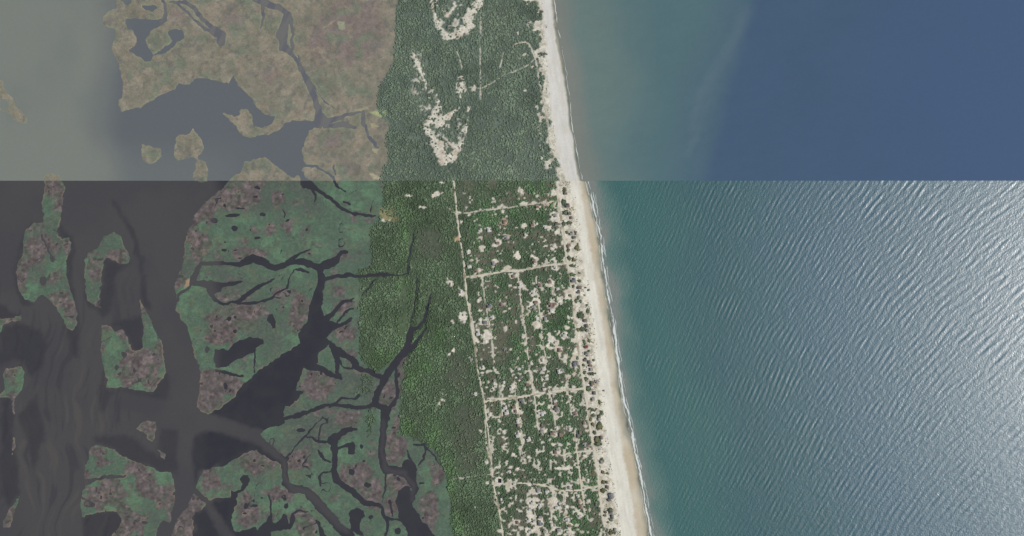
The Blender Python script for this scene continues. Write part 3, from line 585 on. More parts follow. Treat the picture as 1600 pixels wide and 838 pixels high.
fl = mix(lin(77, 90, 72, 0.95), lin(88, 101, 80, 0.95), sstep(-0.3, 0.7, mid))
fl = mix(fl, lin(85, 92, 78, 0.97), dull)
fl = mix(fl, lin(80, 98, 72, 0.95), bright * 0.6)
fl = mix(fl, lin(104, 102, 88, 0.95), sstep(-5, 5, X - np.interp(Y, [283, 838], [722, 778])) * sstep(0.0, 0.5, fbm(X, Y, 16, 951, 3)) * 0.8)
fl = fl * (1 + 0.14 * fine)[..., None]
flN = mix(lin(96, 108, 98, 0.95), lin(106, 118, 104, 0.95), sstep(-0.3, 0.7, mid))  # northern floor paler and greyer: haze painted into its colour
flN = mix(flN, lin(112, 108, 98, 0.95), F.blobs(T('P1', [(548, 95, 26, 60)]), -9) * 0 + sstep(-6, 5, F.blobs(T('P1', [(548, 95, 26, 60), (600, 80, 20, 40)])) + 6 * mid) * 0.8)
floor = np.where(north[..., None], flN, fl)

rough = 1.6 * fbm(X, Y, 7, 961, 3)
sp = F.blobs(SAND_P)
rag = fbm(X, Y, 5.5, 971, 2)
m_pub = sstep(-0.7, 0.9, np.minimum(sp, 2.2) + 0.8 * rough + 2.6 * rag + 1.2 * fbm(X, Y, 3.4, 975, 1) - 0.45)
dl = np.full(X.shape, -60.0)
for c in DUNE_LINES + DUNE_LINES2: F.line(dl, c, warp=1.2)
m_dune = sstep(-0.8, 1.0, dl + 2.0 * fbm(X, Y, 9, 981, 3) + 2.2 * fbm(X, Y, 4.5, 985, 2) - 0.6)
soft = sstep(-4, 8, F.blobs(DUNE_SOFT))
m_dune = np.maximum(m_dune, soft * sstep(0.1, 0.5, fbm(X, Y, 4.5, 991, 3) + 0.3 * fbm(X, Y, 16, 995, 2)) * 0.8)
road_d = np.full(X.shape, -60.0)
for _, w, pts in ROADS: F.line(road_d, [(p[0], p[1], w) for p in pts], warp=0.25)
m_roadside = sstep(-1.3, 0.5, road_d + 0.7 * rough) * sstep(0.75, 0.2, fbm(X, Y, 9, 1641, 2))
fore = sstep(-1.5, 2.5, X - E_road(Y) + 1.2 * rough)                       # seaward of the first road
dveg = F.blobs(DVEG)
m_fore = fore * sstep(1.3, -0.6, dveg + 0.6 * rough)
seaw = X - E_dune(Y)
m_fore_n = sstep(0.05, 0.4, fbm(X, Y, 14, 1001, 3) + 0.5 * fbm(X, Y, 5, 1005, 2) + np.clip((seaw + 15) / 13, -1, 1.2) * 0.7)
m_fore_n = m_fore_n * sstep(-30, -22, seaw)
m_fore = np.where(north, m_fore_n, m_fore)
vil = sstep(-5, 5, X - np.interp(Y, [283, 838], [722, 778])) * (~north)
lots = sstep(0.34, 0.56, 0.8 * fbm(X, Y, 7, 1021, 3) + 0.75 * fbm(X, Y, 3.6, 1025, 1) + 0.12 * sstep(440, 560, Y) + 0.18 * sstep(640, 780, Y) - 0.35 * sstep(2.0, 8, -road_d)) * vil
sandm = np.maximum.reduce([m_pub, m_dune, m_fore, m_roadside * 0.8, lots * (Y > 300) * 0.8])
ground = mix(floor, sand * (1 - 0.10 * sstep(0, 0.6, fbm(X, Y, 5, 1041, 2)))[..., None], sandm)
scrub = fore * (1 - sstep(-2, 5, X - E_dune(Y))) * sstep(-0.1, 0.5, fbm(X, Y, 5, 1061, 3))
ground = mix(ground, lin(158, 150, 128, 0.95), scrub * 0.6 * sandm)
ground = mix(ground, lin(186, 170, 150, 0.95), sandm * sstep(0.3, 0.7, fbm(X, Y, 13, 1081, 2)) * 0.6 * (1 - fore))
for cx, cy, r, c in [(616.5, 341, 7, (126, 120, 92)), (713.5, 373, 4, (176, 152, 116)), (789, 347, 6, (190, 166, 140)), (862, 318, 6, (190, 176, 150))]:
    ground = mix(ground, lin(*c, 0.95), sstep(-1.5, 2, F.blobs([(cx, cy, r)]) + rough))
# the beach itself
bright_e = X - E_bright(Y) - 1.2 * fbm(X, Y, 24, 1101, 2)
bs = np.where(north[..., None], lin(206, 203, 194, 0.97), lin(216, 212, 198, 0.97)) * (1 + 0.03 * mid + 0.02 * fine)[..., None]
streak = fbm((X - E_bright(Y)) * 1.0, Y * 0.08, 3.0, 1121, 2)
bs = bs * (1 + 0.05 * streak + 0.04 * fbm((X - E_bright(Y)) * 1.5, Y * 0.12, 2.6, 1171, 1))[..., None]
wet = lin(190, 177, 152, 0.95); wet2 = lin(144, 145, 131, 0.93)
along = fbm(X * 0.3, Y, 34, 1131, 2)
bs = mix(bs, lin(198, 194, 178, 0.96), sstep(0.1, 0.6, fbm((X - E_bright(Y)) * 1.6, Y * 0.5, 9, 1151, 3)) * 0.5)
bs = mix(bs, np.broadcast_to(wet, bs.shape), sstep(-2.5, 3.5, bright_e + 1.5 * fine) * np.where(north, 0.75, np.clip(0.8 + 0.35 * along, 0.4, 1)))
cusp = 4.5 * fbm(X, Y, 26, 1141, 3)
bs = mix(bs, np.broadcast_to(wet2, bs.shape), sstep(np.where(north, 4, 11), 1.0, shore + cusp) * 0.85)
beachm = sstep(-3.5, 3.0, X - E_dune(Y) + 2.6 * rough + 3.0 * fbm(X, Y, 16, 1161, 2))
ground = mix(ground, bs, beachm)
east = np.where(owner == NI + 1, 1.0, 0.0)
COVER = np.where((owner == NI + 1)[..., None], ground, marsh)
# forest floor blends into the marsh edge
blend = sstep(-1, 5, S_B + 3 * mid)
COVER = np.where((owner == NI + 1)[..., None], mix(marsh, ground, blend), marsh)
lime = F.poly(T('B', [(800, 508), (830, 500), (876, 496), (882, 522), (852, 532), (820, 518)]), warp=False)
COVER = mix(COVER, lin(160, 168, 124, K), sstep(-0.8, 1.2, lime))
for q, cc in ((T('B', [(655, 98), (690, 96), (694, 135), (664, 138)]), (146, 148, 124)), (T('B', [(795, 555), (840, 562), (846, 575), (815, 578)]), (156, 150, 122)),
              (T('B', [(735, 495), (790, 487), (796, 494), (735, 503)]), (150, 144, 120)), (T('B', [(815, 672), (838, 680), (832, 695), (815, 690)]), (158, 152, 128)),
              (T('B', [(800, 780), (858, 800), (855, 808), (820, 806)]), (168, 160, 134)), (T('D', [(85, 490), (105, 480), (108, 505), (80, 520)]), (156, 132, 108)),
              (T('B', [(590, 125), (660, 92), (662, 97), (592, 131)]), (150, 144, 120)), (T('D', [(965, 160), (1035, 150), (1030, 205), (985, 215), (962, 185)]), (140, 134, 100))):
    COVER = mix(COVER, lin(*cc, K), sstep(-0.8, 0.9, F.poly(q) + 0.8 * rough))

# heights, metres above the water
Zm = np.clip(S_wet * 0.30, -1.5, 0.42) + np.where(S_wet > 1.5, 0.08 * fine, 0)
west_in = np.clip(S_B, 0, 60)
Zb = 0.42 + 2.1 * sstep(2, 40, west_in) + 0.7 * big * sstep(10, 60, west_in) + 0.4 * mid * sstep(5, 30, west_in)
Zb = Zb + 4.5 * sstep(0.1, 0.9, m_dune) * sstep(10, 60, west_in)
dunes = np.exp(-((X - E_dune(Y) + 4) / 7.0) ** 2) * (2.6 + 1.8 * mid)
Zb = Zb + dunes
slope = np.clip(shore, -30, 40) * 0.11
Zb = np.where(slope < Zb, slope, Zb)
Zb = np.minimum(Zb, np.clip(-WATER * 0.5, -1.5, 99))
Z = np.where(owner == NI + 1, Zb, Zm)
Z = np.where((owner == NI + 1) & (S_wet < 0) & (shore > 6), np.minimum(Z, S_wet * 0.3), Z)

cell_top = np.maximum.reduce([Z[:-1, :-1], Z[1:, :-1], Z[:-1, 1:], Z[1:, 1:]]) > -0.02
sp_own = owner[:-1, :-1].copy()
cS = S_wet[:-1, :-1]
for a in (S_wet[1:, :-1], S_wet[:-1, 1:], S_wet[1:, 1:]): pass
own4 = np.stack([owner[:-1, :-1], owner[1:, :-1], owner[:-1, 1:], owner[1:, 1:]]); s4 = np.stack([S_wet[:-1, :-1], S_wet[1:, :-1], S_wet[:-1, 1:], S_wet[1:, 1:]])
sp_own = np.take_along_axis(own4, s4.argmax(0)[None], 0)[0]
xc = 0.25 * (X[:-1, :-1] + X[1:, :-1] + X[:-1, 1:] + X[1:, 1:]); yc = 0.25 * (Y[:-1, :-1] + Y[1:, :-1] + Y[:-1, 1:] + Y[1:, 1:])
for i, (lab, p) in enumerate(ISL):
    k = cell_top & (sp_own == i)
    if k.any():
        tag(grid_obj('marsh_island', F, Z, COVER, k, M_marsh), lab, 'marsh island', 'islands of the salt marsh', 'structure')
tag(grid_obj('marsh', F, Z, COVER, cell_top & (sp_own == NI) & (yc > SEAM), M_marsh), 'broad green and mauve salt marsh cut by dark winding creeks', 'marsh', kind='structure')
tag(grid_obj('marsh', F, Z, COVER, cell_top & (sp_own == NI) & (yc <= SEAM), M_marsh), 'haze-tinted straw-coloured northern marsh beside the pale grey water', 'marsh', kind='structure')
isb = cell_top & (sp_own == NI + 1)
is_beach = isb & (xc > E_dune(yc))
tag(grid_obj('beach', F, Z, COVER, is_beach, M_beach), 'long pale sand beach with a tan wet edge along the ocean', 'beach', kind='structure')
tag(grid_obj('ground', F, Z, COVER, isb & ~is_beach & (yc > SEAM), M_ground), 'sandy and wooded ground of the barrier island under the village', 'ground', kind='structure')
tag(grid_obj('ground', F, Z, COVER, isb & ~is_beach & (yc <= SEAM), M_ground), 'northern ground of the barrier island with bare sand blowouts', 'ground', kind='structure')


def sample(A, x, y):
    i = np.clip(np.searchsorted(ys, y), 1, len(ys) - 1); j = np.clip(np.searchsorted(xs, x), 1, len(xs) - 1)
    fy = (y - ys[i - 1]) / (ys[i] - ys[i - 1]); fx = (x - xs[j - 1]) / (xs[j] - xs[j - 1])
    fx = np.clip(fx, 0, 1); fy = np.clip(fy, 0, 1)
    return (A[i - 1, j - 1] * (1 - fx) + A[i - 1, j] * fx) * (1 - fy) + (A[i, j - 1] * (1 - fx) + A[i, j] * fx) * fy


# ------------------------------------------------------------------ water
def far_axis(lo, hi, flo, fhi, step):
    a = list(np.arange(flo, fhi + step * 0.5, step)); d = step
    while a[-1] < hi: d *= 1.7; a.append(min(hi, a[-1] + d))
    b = []; d = step; v = flo
    while v > lo: d *= 1.7; v = max(lo, v - d); b.append(v)
    return np.array(b[::-1] + a)


# sound, south of the seam: brown silty channels over dark eelgrass
wxs = far_axis(-9000, 780, -8, 720, 2.0); wys = far_axis(SEAM, 9000, SEAM, 850, 2.0)
W = Field(wxs, wys); X2, Y2 = W.X, W.Y
lazyx = X2 + 5 * fbm(X2, Y2, 40, 1201, 2)
dk = np.full(X2.shape, -60.0)
for p in DARKS: dk = np.maximum(dk, W.poly(p, -60))
bend = 26 * fbm(X2 * 0.5, Y2, 130, 1225, 2) + 10 * fbm(X2, Y2, 45, 1227, 2)
flow = fbm(X2 + 0.12 * Y2 + bend, Y2 * 0.10, 6.5, 1221, 3)
dkm = sstep(-5.0, 6.0, dk + 3.5 * flow + 3.0 * fbm(X2, Y2, 20, 1241, 3)) * (0.62 + 0.38 * sstep(270, 330, X2))
inner = sstep(330, 350, X2 + 8 * fbm(X2, Y2, 30, 1261, 2))                    # creeks inside the marsh run dark
river = np.full(X2.shape, -60.0)
W.line(river, T('F', [(-200, 260, 150), (60, 300, 130), (200, 325, 70), (360, 370, 70), (430, 400, 70), (500, 460, 50)]), warp=1)
W.line(river, T('G1', [(150, 250, 60), (270, 340, 40), (272, 450, 44), (330, 525, 54), (430, 550, 60), (540, 660, 66), (677, 790, 70)]), warp=1)
W.line(river, T('F', [(100, 300, 60), (80, 480, 70), (110, 610, 50), (180, 690, 44), (230, 760, 40), (290, 850, 40)]), warp=1)
W.line(river, T('G2', [(340, 80, 20), (325, 270, 24), (350, 400, 30), (470, 420, 30), (530, 500, 30), (525, 600, 20)]), warp=1)
dkm = np.maximum(dkm, inner * 0.9) * (1 - 0.85 * sstep(-4, 5, river))
wcol = mix(lin(77, 75, 75, K), lin(74, 73, 74, K), sstep(-0.4, 0.6, fbm(X2, Y2, 70, 1281, 3)))
wcol = mix(wcol, lin(84, 81, 77, K), sstep(0.2, 0.7, flow) * sstep(90, 60, np.abs(X2 - 100)) * sstep(480, 560, Y2) * 0.9)
wcol = mix(wcol, lin(66, 64, 66, K), sstep(0.25, 0.7, -flow) * sstep(160, 110, np.abs(X2 - 80)) * sstep(380, 520, Y2) * 0.7)
wcol = mix(wcol, lin(53, 53, 58, K), dkm * (0.9 + 0.1 * fbm(X2, Y2, 15, 1301, 2)))
ones = np.ones((len(wys) - 1, len(wxs) - 1), bool)
tag(grid_obj('sound_water', W, np.zeros(X2.shape), wcol, ones, M_sound), 'dark brown sound water with streaked channels among the marsh islands', 'water', kind='structure')

wys2 = far_axis(-9000, SEAM, -8, SEAM, 2.0); wys2[-1] = SEAM
W2 = Field(wxs, wys2); X3, Y3 = W2.X, W2.Y
bay = sstep(125, 205, X3 + 0.10 * (Y3 - 140) + 10 * fbm(X3, Y3, 60, 1321, 3) - 40 * sstep(200, 270, Y3))
bcol = mix(lin(124, 128, 120, K), lin(119, 124, 117, K), sstep(-0.3, 0.6, fbm(X3, Y3, 80, 1341, 3)))  # silty water, with the northern haze veil painted into its colours
bcol = mix(bcol, np.broadcast_to(lin(99, 103, 106, K), bcol.shape), bay)
bcol = mix(bcol, np.broadcast_to(lin(112, 117, 114, K), bcol.shape), bay * sstep(200, 275, Y3) * 0.6 * sstep(430, 300, X3))
crk = np.full(X3.shape, -60.0)
for c in CREEKS:
    if c[0][1] < 200: W2.line(crk, c, warp=0.95)
st3 = fbm(X3 + 0.5 * Y3, Y3 * 0.25, 7, 1351, 2)
bcol = mix(bcol, mix(np.broadcast_to(lin(113, 111, 107, K), bcol.shape), np.broadcast_to(lin(99, 99, 105, K), bcol.shape), sstep(-0.2, 0.5, st3)), sstep(-2, 2, crk) * 0.85)
tag(grid_obj('sound_water', W2, np.zeros(X3.shape), bcol, np.ones((len(wys2) - 1, len(wxs) - 1), bool), M_bay), 'haze-tinted pale grey-green silty water of the northern sound and its bay', 'water', kind='structure')

# ocean, south of the seam: wind-driven sea
oxs = far_axis(880, 10000, 884, 1640, 1.6); oys = far_axis(SEAM, 9000, SEAM, 856, 1.6)
O = Field(oxs, oys); X4, Y4 = O.X, O.Y
off = X4 - E_foam(Y4)
bx_ = np.clip((X4 - 1000) / 500, -0.2, 1.3)
tanb = 2.3 - 1.35 * bx_                                                      # crests swing round as they near the shore
Fx = np.where(X4 < 10001, 2.3 * (X4 - 1000) - 1.35 / 1000 * np.clip(X4 - 1000, -100, 650) ** 2 - 1.35 * 1.3 * np.clip(X4 - 1650, 0, None), 0)
phi = Fx - (-Y4) * -1.0 * -1.0 + 3.5 * fbm(X4, Y4, 60, 1401, 2)
phi = Fx + Y4 + 8 * fbm(X4, Y4, 220, 1401, 2)
nrm = np.sqrt(1 + np.clip(tanb, 0.4, 3) ** 2)
hsum = np.zeros(X4.shape)
wr = np.random.default_rng(77)
bulge = 2.0 * fbm(X4, Y4, 70, 1409, 2)                                       # crests wander a little
for i in range(80):                                                          # a narrow band of wind waves: crests come and go in groups
    lam = 12.5 * wr.uniform(0.6, 1.5); skew = wr.normal(0, 0.19)
    a_ = 0.125 * (lam / 12.5) ** 0.8 * 0.72
    hsum += a_ * np.sin(6.2832 * ((phi + bulge) / lam + skew * (X4 * 0.75 - Y4 * 0.6) / 10.0) + wr.uniform(0, 6.2832))
for i in range(24):
    lam = 6.8 * wr.uniform(0.75, 1.3); skew = wr.normal(0, 0.45)
    hsum += 0.085 * np.sin(6.2832 * (phi / lam + skew * (X4 * 0.75 - Y4 * 0.6) / 10.0) + wr.uniform(0, 6.2832))
hsum += 0.75 * fbm(X4, Y4, 4.0, 1447, 2)
gust = 0.9 + 0.2 * fbm(X4, Y4, 120, 1451, 2)
amp_env = sstep(2, 36, off) * (0.55 + 0.45 * sstep(40, 320, off)) * gust
edge = np.where((X4 > 1640) | (Y4 > 858), 0.0, 1.0)
Zo = hsum * 0.225 * amp_env * edge - 0.0
turb = off + 10 * fbm(X4, Y4, 40, 1461, 3)
ocol = mix(np.broadcast_to(lin(114, 121, 113, K), X4.shape + (3,)), np.broadcast_to(lin(80, 112, 104, K), X4.shape + (3,)), sstep(2, 22, turb))
ocol = mix(ocol, np.broadcast_to(lin(34, 90, 86, K), ocol.shape), sstep(10, 48, turb))
ocol = mix(ocol, np.broadcast_to(lin(20, 78, 84, K), ocol.shape), sstep(60, 190, off + 40 * fbm(X4, Y4, 110, 1471, 3)))
ocol = mix(ocol, np.broadcast_to(lin(28, 80, 97, K), ocol.shape), sstep(180, 420, off + 60 * fbm(X4, Y4, 110, 1471, 3)))
tag(grid_obj('ocean', O, Zo, ocol, np.ones((len(oys) - 1, len(oxs) - 1), bool), M_ocean, smooth=True), 'wind-ruffled teal ocean with diagonal wave crests and sun glint', 'ocean', kind='structure')

oxs2 = far_axis(770, 10000, 850, 1640, 3.0); oys2 = far_axis(-9000, SEAM, -10, SEAM, 3.0); oys2[-1] = SEAM
O2 = Field(oxs2, oys2); X5, Y5 = O2.X, O2.Y
off5 = X5 - E_foam(Y5)
front = np.interp(Y5, [-500, 0, 60, 130, 200, 282], [1290, 1178, 1160, 1140, 1122, 1100])
ft = X5 - front
ccol = mix(np.broadcast_to(lin(124, 128, 120, K), X5.shape + (3,)), np.broadcast_to(lin(104, 123, 118, K), X5.shape + (3,)), sstep(0, 40, off5 + 8 * fbm(X5, Y5, 50, 1501, 2)))
ccol = mix(ccol, np.broadcast_to(lin(86, 112, 116, K), ccol.shape), sstep(30, 150, off5 + 30 * fbm(X5, Y5, 120, 1511, 3)))
fil = np.full(X5.shape, -60.0)
O2.line(fil, [(1120, 120, 5), (1100, 180, 8), (1075, 240, 5)], warp=2)
O2.line(fil, [(1165, 20, 16), (1145, 70, 14), (1118, 110, 18), (1095, 150, 14), (1082, 200, 10)], warp=2)
ccol = mix(ccol, np.broadcast_to(lin(100, 121, 124, K), ccol.shape), sstep(-9, 7, fil) * 0.75)
mott = 0.5 + 0.5 * np.clip(fbm(X5, Y5, 45, 1541, 3), -1, 1)
ccol = mix(ccol, np.broadcast_to(lin(71, 92, 115, K), ccol.shape), 0.6 * sstep(-110, 20, ft + 14 * fbm(X5, Y5, 60, 1525, 3)) + 0.4 * sstep(-14, 18, ft + 6 * fbm(X5, Y5, 25, 1521, 3)))
ccol = ccol * (1 + 0.025 * fbm(X5 * 0.6 + Y5 * 0.4, Y5, 10, 1551, 3) + 0.03 * fbm(X5, Y5, 90, 1561, 3))[..., None]
ccol = mix(ccol, np.broadcast_to(lin(70, 92, 121, K), ccol.shape), sstep(60, 480, ft + 70 * fbm(X5, Y5, 130, 1531, 3)))
tag(grid_obj('ocean', O2, np.full(X5.shape, 0.0), ccol, np.ones((len(oys2) - 1, len(oxs2) - 1), bool), M_calm), 'calm northern ocean shading from silty grey-green to deep blue', 'ocean', kind='structure')

bed = mesh_obj('seabed', [(-60000, -60000, -9), (60000, -60000, -9), (60000, 60000, -9), (-60000, 60000, -9)], [(0, 1, 2, 3)], plain_mat('seabed_silt', lin(60, 66, 66), 0.9, 400, 0.1))
tag(bed, 'silty bed below the water', 'seabed', kind='structure')

# ------------------------------------------------------------------ roads: draped sand ribbons with ragged verges
M_road = cover_mat('road_sand', 0.95, 0.05, ((6.0, 0.08), (2.0, 0.10)))
for lab, w, pts in ROADS:
    P = []
    for p, q in zip(pts[:-1], pts[1:]):
        n = max(1, int(math.hypot(q[0] - p[0], q[1] - p[1]) / 1.6))
        P += [(p[0] + (q[0] - p[0]) * i / n, p[1] + (q[1] - p[1]) * i / n) for i in range(n)]
    P.append(pts[-1][:2]); P = np.array(P)
    for _ in range(2): P[1:-1] = 0.25 * P[:-2] + 0.5 * P[1:-1] + 0.25 * P[2:]
    P[:, 0] += 0.5 * fbm(P[:, 0], P[:, 1], 15, 1601, 2); P[:, 1] += 0.5 * fbm(P[:, 0], P[:, 1], 15, 1603, 2)
    d = np.gradient(P, axis=0); d /= np.linalg.norm(d, axis=1)[:, None] + 1e-9
    nrm_ = np.stack([-d[:, 1], d[:, 0]], 1)
    wl = w * (0.5 + 0.22 * fbm(P[:, 0], P[:, 1], 5, 1611, 2)); wr = w * (0.5 + 0.22 * fbm(P[:, 0], P[:, 1], 5, 1621, 2))
    rows = [P - nrm_ * wl[:, None], P, P + nrm_ * wr[:, None]]
    vs, cs = [], []
    for r in rows:
        z = sample(Z, r[:, 0], r[:, 1]) + 0.35
        vs.append(np.stack([wx(r[:, 0]), wy(r[:, 1]), z], 1))
        base = np.where((r[:, 1] < SEAM)[:, None], lin(196, 192, 172, 0.95), lin(205, 197, 176, 0.95))
        cs.append(mix(base, np.broadcast_to(lin(150, 142, 120), base.shape), sstep(0.1, 0.7, fbm(r[:, 0], r[:, 1], 12, 1631, 2))))
    brk = fbm(P[:, 0] * 1.0 + 40 * w, P[:, 1], 9, 1641, 2) > np.interp(w, [0.5, 0.9, 1.3, 1.6, 2.0], [-0.3, -0.08, 0.1, 0.3, 0.6])
    n = len(P); V = np.concatenate(vs); Cc = np.concatenate(cs)
    f = [(k * n + i, k * n + i + 1, (k + 1) * n + i + 1, (k + 1) * n + i) for k in range(2) for i in range(n - 1) if not brk[i]]
    tag(mesh_obj('sand_road', V, f, M_road, Cc), lab, 'road', 'sand roads of the village', 'structure')

# square pond in its sandy rim
pq = T('K7', [(218, 326), (248, 330), (246, 366), (216, 364)])
zp = float(sample(Z, np.array([781.5]), np.array([750.5]))[0]) + 0.5
m_p, nt_, b_ = base_mat('pond_water', 0.15, 0.4); b_.inputs['Base Color'].default_value = (0.022, 0.026, 0.032, 1)
tag(mesh_obj('pond', [(float(wx(p[0])), float(wy(p[1])), zp) for p in pq], [(0, 3, 2, 1)], m_p), 'small square dark pond in a pale sand rim beside the western road', 'pond', kind='structure')

# ------------------------------------------------------------------ surf
M_foam = cover_mat('sea_foam', 0.8, 0.1, ((4.0, 0.08), (1.5, 0.1)))
def foam(name, pts_fn, y0, y1, w, seed, lab, c=(222, 224, 218), gap=0.0, z=0.75, kind='stuff'):
    yy = np.arange(y0, y1, 0.8)
    xx = pts_fn(yy) + 1.3 * fbm(yy, yy * 0, 22, seed, 3) + 0.5 * fbm(yy, yy * 0, 4, seed + 3, 2)
    wl = np.clip(w * (0.55 + 0.9 * fbm(yy, yy * 0 + 3, 14, seed + 7, 3) - gap), 0, 9)
    wr = np.clip(w * (0.45 + 0.7 * fbm(yy, yy * 0 + 9, 7, seed + 11, 3) - gap), 0, 9)
    V = np.concatenate([np.stack([wx(xx - wl), wy(yy), yy * 0 + z - 0.3], 1), np.stack([wx(xx), wy(yy), yy * 0 + z], 1), np.stack([wx(xx + wr), wy(yy), yy * 0 + z - 0.3], 1)])
    n = len(yy); ok = (wl + wr) > 0.25
    f = [(k * n + i, (k + 1) * n + i, (k + 1) * n + i + 1, k * n + i + 1) for k in range(2) for i in range(n - 1) if ok[i] and ok[i + 1]]
    if f:
        tag(mesh_obj(name, V, f, M_foam, np.broadcast_to(lin(*c, 0.98), (len(V), 3))), lab, 'surf', kind=kind)
foam('surf_foam', lambda y: E_foam(y) + 0.6, 440, 860, 2.1, 1701, 'white line of breaking surf along the southern beach', (208, 213, 208))
foam('surf_foam', lambda y: E_foam(y) + 0.8, 284, 441, 2.6, 1711, 'broken patches of surf where the ocean roughens near the village', (200, 205, 199), 0.2)
foam('surf_foam', lambda y: E_foam(y) - 3.0, 286, 430, 2.2, 1841, 'thin grey wash patches inside the broken northern surf', (168, 174, 166), 0.35)
foam('surf_foam', lambda y: E_foam(y) + 4.5, 300, 450, 1.6, 1861, 'scattered foam shreds seaward of the broken surf', (170, 182, 176), 0.4)
foam('surf_foam', lambda y: E_foam(y) + 3.0, 440, 860, 0.9, 1721, 'lacy trailing foam just behind the southern surf line', (178, 188, 182), 0.25)
foam('surf_foam', lambda y: E_foam(y) + 5.0, 300, 860, 1.0, 1731, 'thin outer line of broken foam seaward of the surf', (190, 196, 190), 0.35)
foam('surf_foam', lambda y: E_foam(y) - 3.2, 284, 860, 1.1, 1761, 'faint wash line on the wet sand', (186, 184, 170), 0.25, 0.95)
foam('surf_foam', lambda y: E_foam(y) + 0.3, -20, SEAM - 1, 1.0, 1791, 'thin broken foam line along the northern beach', (196, 198, 192), 0.1, 0.6)
# short whitecaps on the inshore crests
v, f = [], []
for i in range(190):
    yv = random.uniform(290, 850); o_ = 8 + abs(random.gauss(0, 95)); xv = float(E_foam(yv)) + o_
    if xv > 1400: continue
    tb = 2.3 - 1.35 * np.clip((xv - 1000) / 500, -0.2, 1.3)
    a = math.atan(tb) + random.gauss(0, 0.07); L = random.uniform(1.5, 6.0) * (1 if o_ > 20 else 0.7); wdt = random.uniform(0.12, 0.3)
    dx, dy = math.cos(a), -math.sin(a); nx_, ny_ = dy, -dx
    k = len(v)
    seg = 5
    for j in range(seg + 1):
        t = j / seg - 0.5; bow = 0.35 * math.sin(j * 1.7 + i) * 0.6
        ww = wdt * (1 - (2 * t) ** 2) + 0.03
        for s_ in (-1, 1):
            xx = xv + dx * L * 2 * t + nx_ * (bow + s_ * ww); yy = yv + dy * L * 2 * t + ny_ * (bow + s_ * ww)
            v.append((float(wx(xx)), float(wy(yy)), 1.0))
    f += [(k + 2 * j, k + 2 * j + 1, k + 2 * j + 3, k + 2 * j + 2) for j in range(seg)]
tag(mesh_obj('whitecap_foam', v, f, M_foam, np.broadcast_to(lin(124, 150, 149, 0.95), (len(v), 3))), 'short pale whitecap streaks on the teal inshore water', 'foam', kind='stuff')

# ------------------------------------------------------------------ woods
ph = (1 + 5 ** 0.5) / 2
ICO = np.array([(-1, ph, 0), (1, ph, 0), (-1, -ph, 0), (1, -ph, 0), (0, -1, ph), (0, 1, ph), (0, -1, -ph), (0, 1, -ph), (ph, 0, -1), (ph, 0, 1), (-ph, 0, -1), (-ph, 0, 1)]) / math.sqrt(1 + ph * ph)
ICF = np.array([(0, 11, 5), (0, 5, 1), (0, 1, 7), (0, 7, 10), (0, 10, 11), (1, 5, 9), (5, 11, 4), (11, 10, 2), (10, 7, 6), (7, 1, 8), (3, 9, 4), (3, 4, 2), (3, 2, 6), (3, 6, 8), (3, 8, 9), (4, 9, 5), (2, 4, 11), (6, 2, 10), (8, 6, 7), (9, 8, 1)])


def crowns(name, x, y, r, h, colr, parent=None):     # x, y, r in map px, h in metres: uneven leafy crowns, joined
    n = len(x)
    ang = RNG.random(n) * 6.283
    c, s = np.cos(ang)[:, None], np.sin(ang)[:, None]
    J = ICO[None] * (0.72 + 0.56 * RNG.random((n, 12, 1)))
    tilt = RNG.random((n, 1)) * 0.9
    jx = J[..., 0] * c - J[..., 1] * s; jy = J[..., 0] * s + J[..., 1] * c; jz = J[..., 2]
    jy, jz = jy * np.cos(tilt) - jz * np.sin(tilt), jy * np.sin(tilt) + jz * np.cos(tilt)
    R_ = (r * PX)[:, None]
    z0 = sample(Z, x, y)
    V = np.stack([wx(x)[:, None] + jx * R_, wy(y)[:, None] + jy * R_, (z0 + h * 0.5)[:, None] + jz * (h * 0.55)[:, None]], -1).reshape(-1, 3)
    f = (np.arange(n)[:, None, None] * 12 + ICF[None]).reshape(-1, 3)
    cc = np.repeat(colr[:, None, :], 12, 1) * (0.9 + 0.2 * RNG.random((n, 12, 1)))
    return mesh_obj(name, V, f, M_leaf, cc.reshape(-1, 3), parent, smooth=True)


def scatter(x0, x1, y0, y1, step):
    gx, gy = np.meshgrid(np.arange(x0, x1, step), np.arange(y0, y1, step))
    gx = gx + (RNG.random(gx.shape) - 0.5) * step * 0.95; gy = gy + (RNG.random(gy.shape) - 0.5) * step * 0.95
    return gx.ravel(), gy.ravel()


wood_w = blend * (S_B > 0.8)
wood_extra = sstep(0, 2, F.blobs(T('F', [(905, 150, 34, 60), (880, 190, 40, 24)]) + T('G2', [(250, 60, 30, 60), (240, 140, 22, 60)])) + rough) * 0.55 * (S_wet > 0.8)
densityN = wood_w * np.maximum(sstep(0.62, 0.12, sandm), 0.22 * sstep(0.3, 0.6, m_dune)) * (1 - beachm) * sstep(1.2, -0.8, -S_wet + 1.6)
veg = np.maximum(densityN, wood_extra)
veg = veg * (1 - 0.72 * dull * ~north) * (1 - 0.5 * soft)
veg = veg * (0.72 + 0.28 * sstep(-0.55, 0.05, fbm(X, Y, 11, 1941, 3))) * (1 - 0.75 * sstep(0.38, 0.62, fbm(X, Y, 24, 1951, 4)))
veg = veg * sstep(0.1, -1.6, road_d) * (1 - vil * (0.18 + 0.6 * sstep(0.1, 0.55, fbm(X, Y, 16, 951, 3))))
strip = F.blobs(T('J8', [(270, 230, 26, 180)])) > 0                                # the smooth grassy strip by the ditch
veg = veg * np.where(strip & ~north, 0.06, 1)
dv_in = (dveg > -0.5) & (X > E_road(Y) + 1.5)
veg = np.where(dv_in, 0, veg)
marshedge = F.blobs(T('G2', [(640, 560, 50, 200), (660, 760, 60, 120)])) > 0
veg = veg * np.where(marshedge, 0.35, 1)

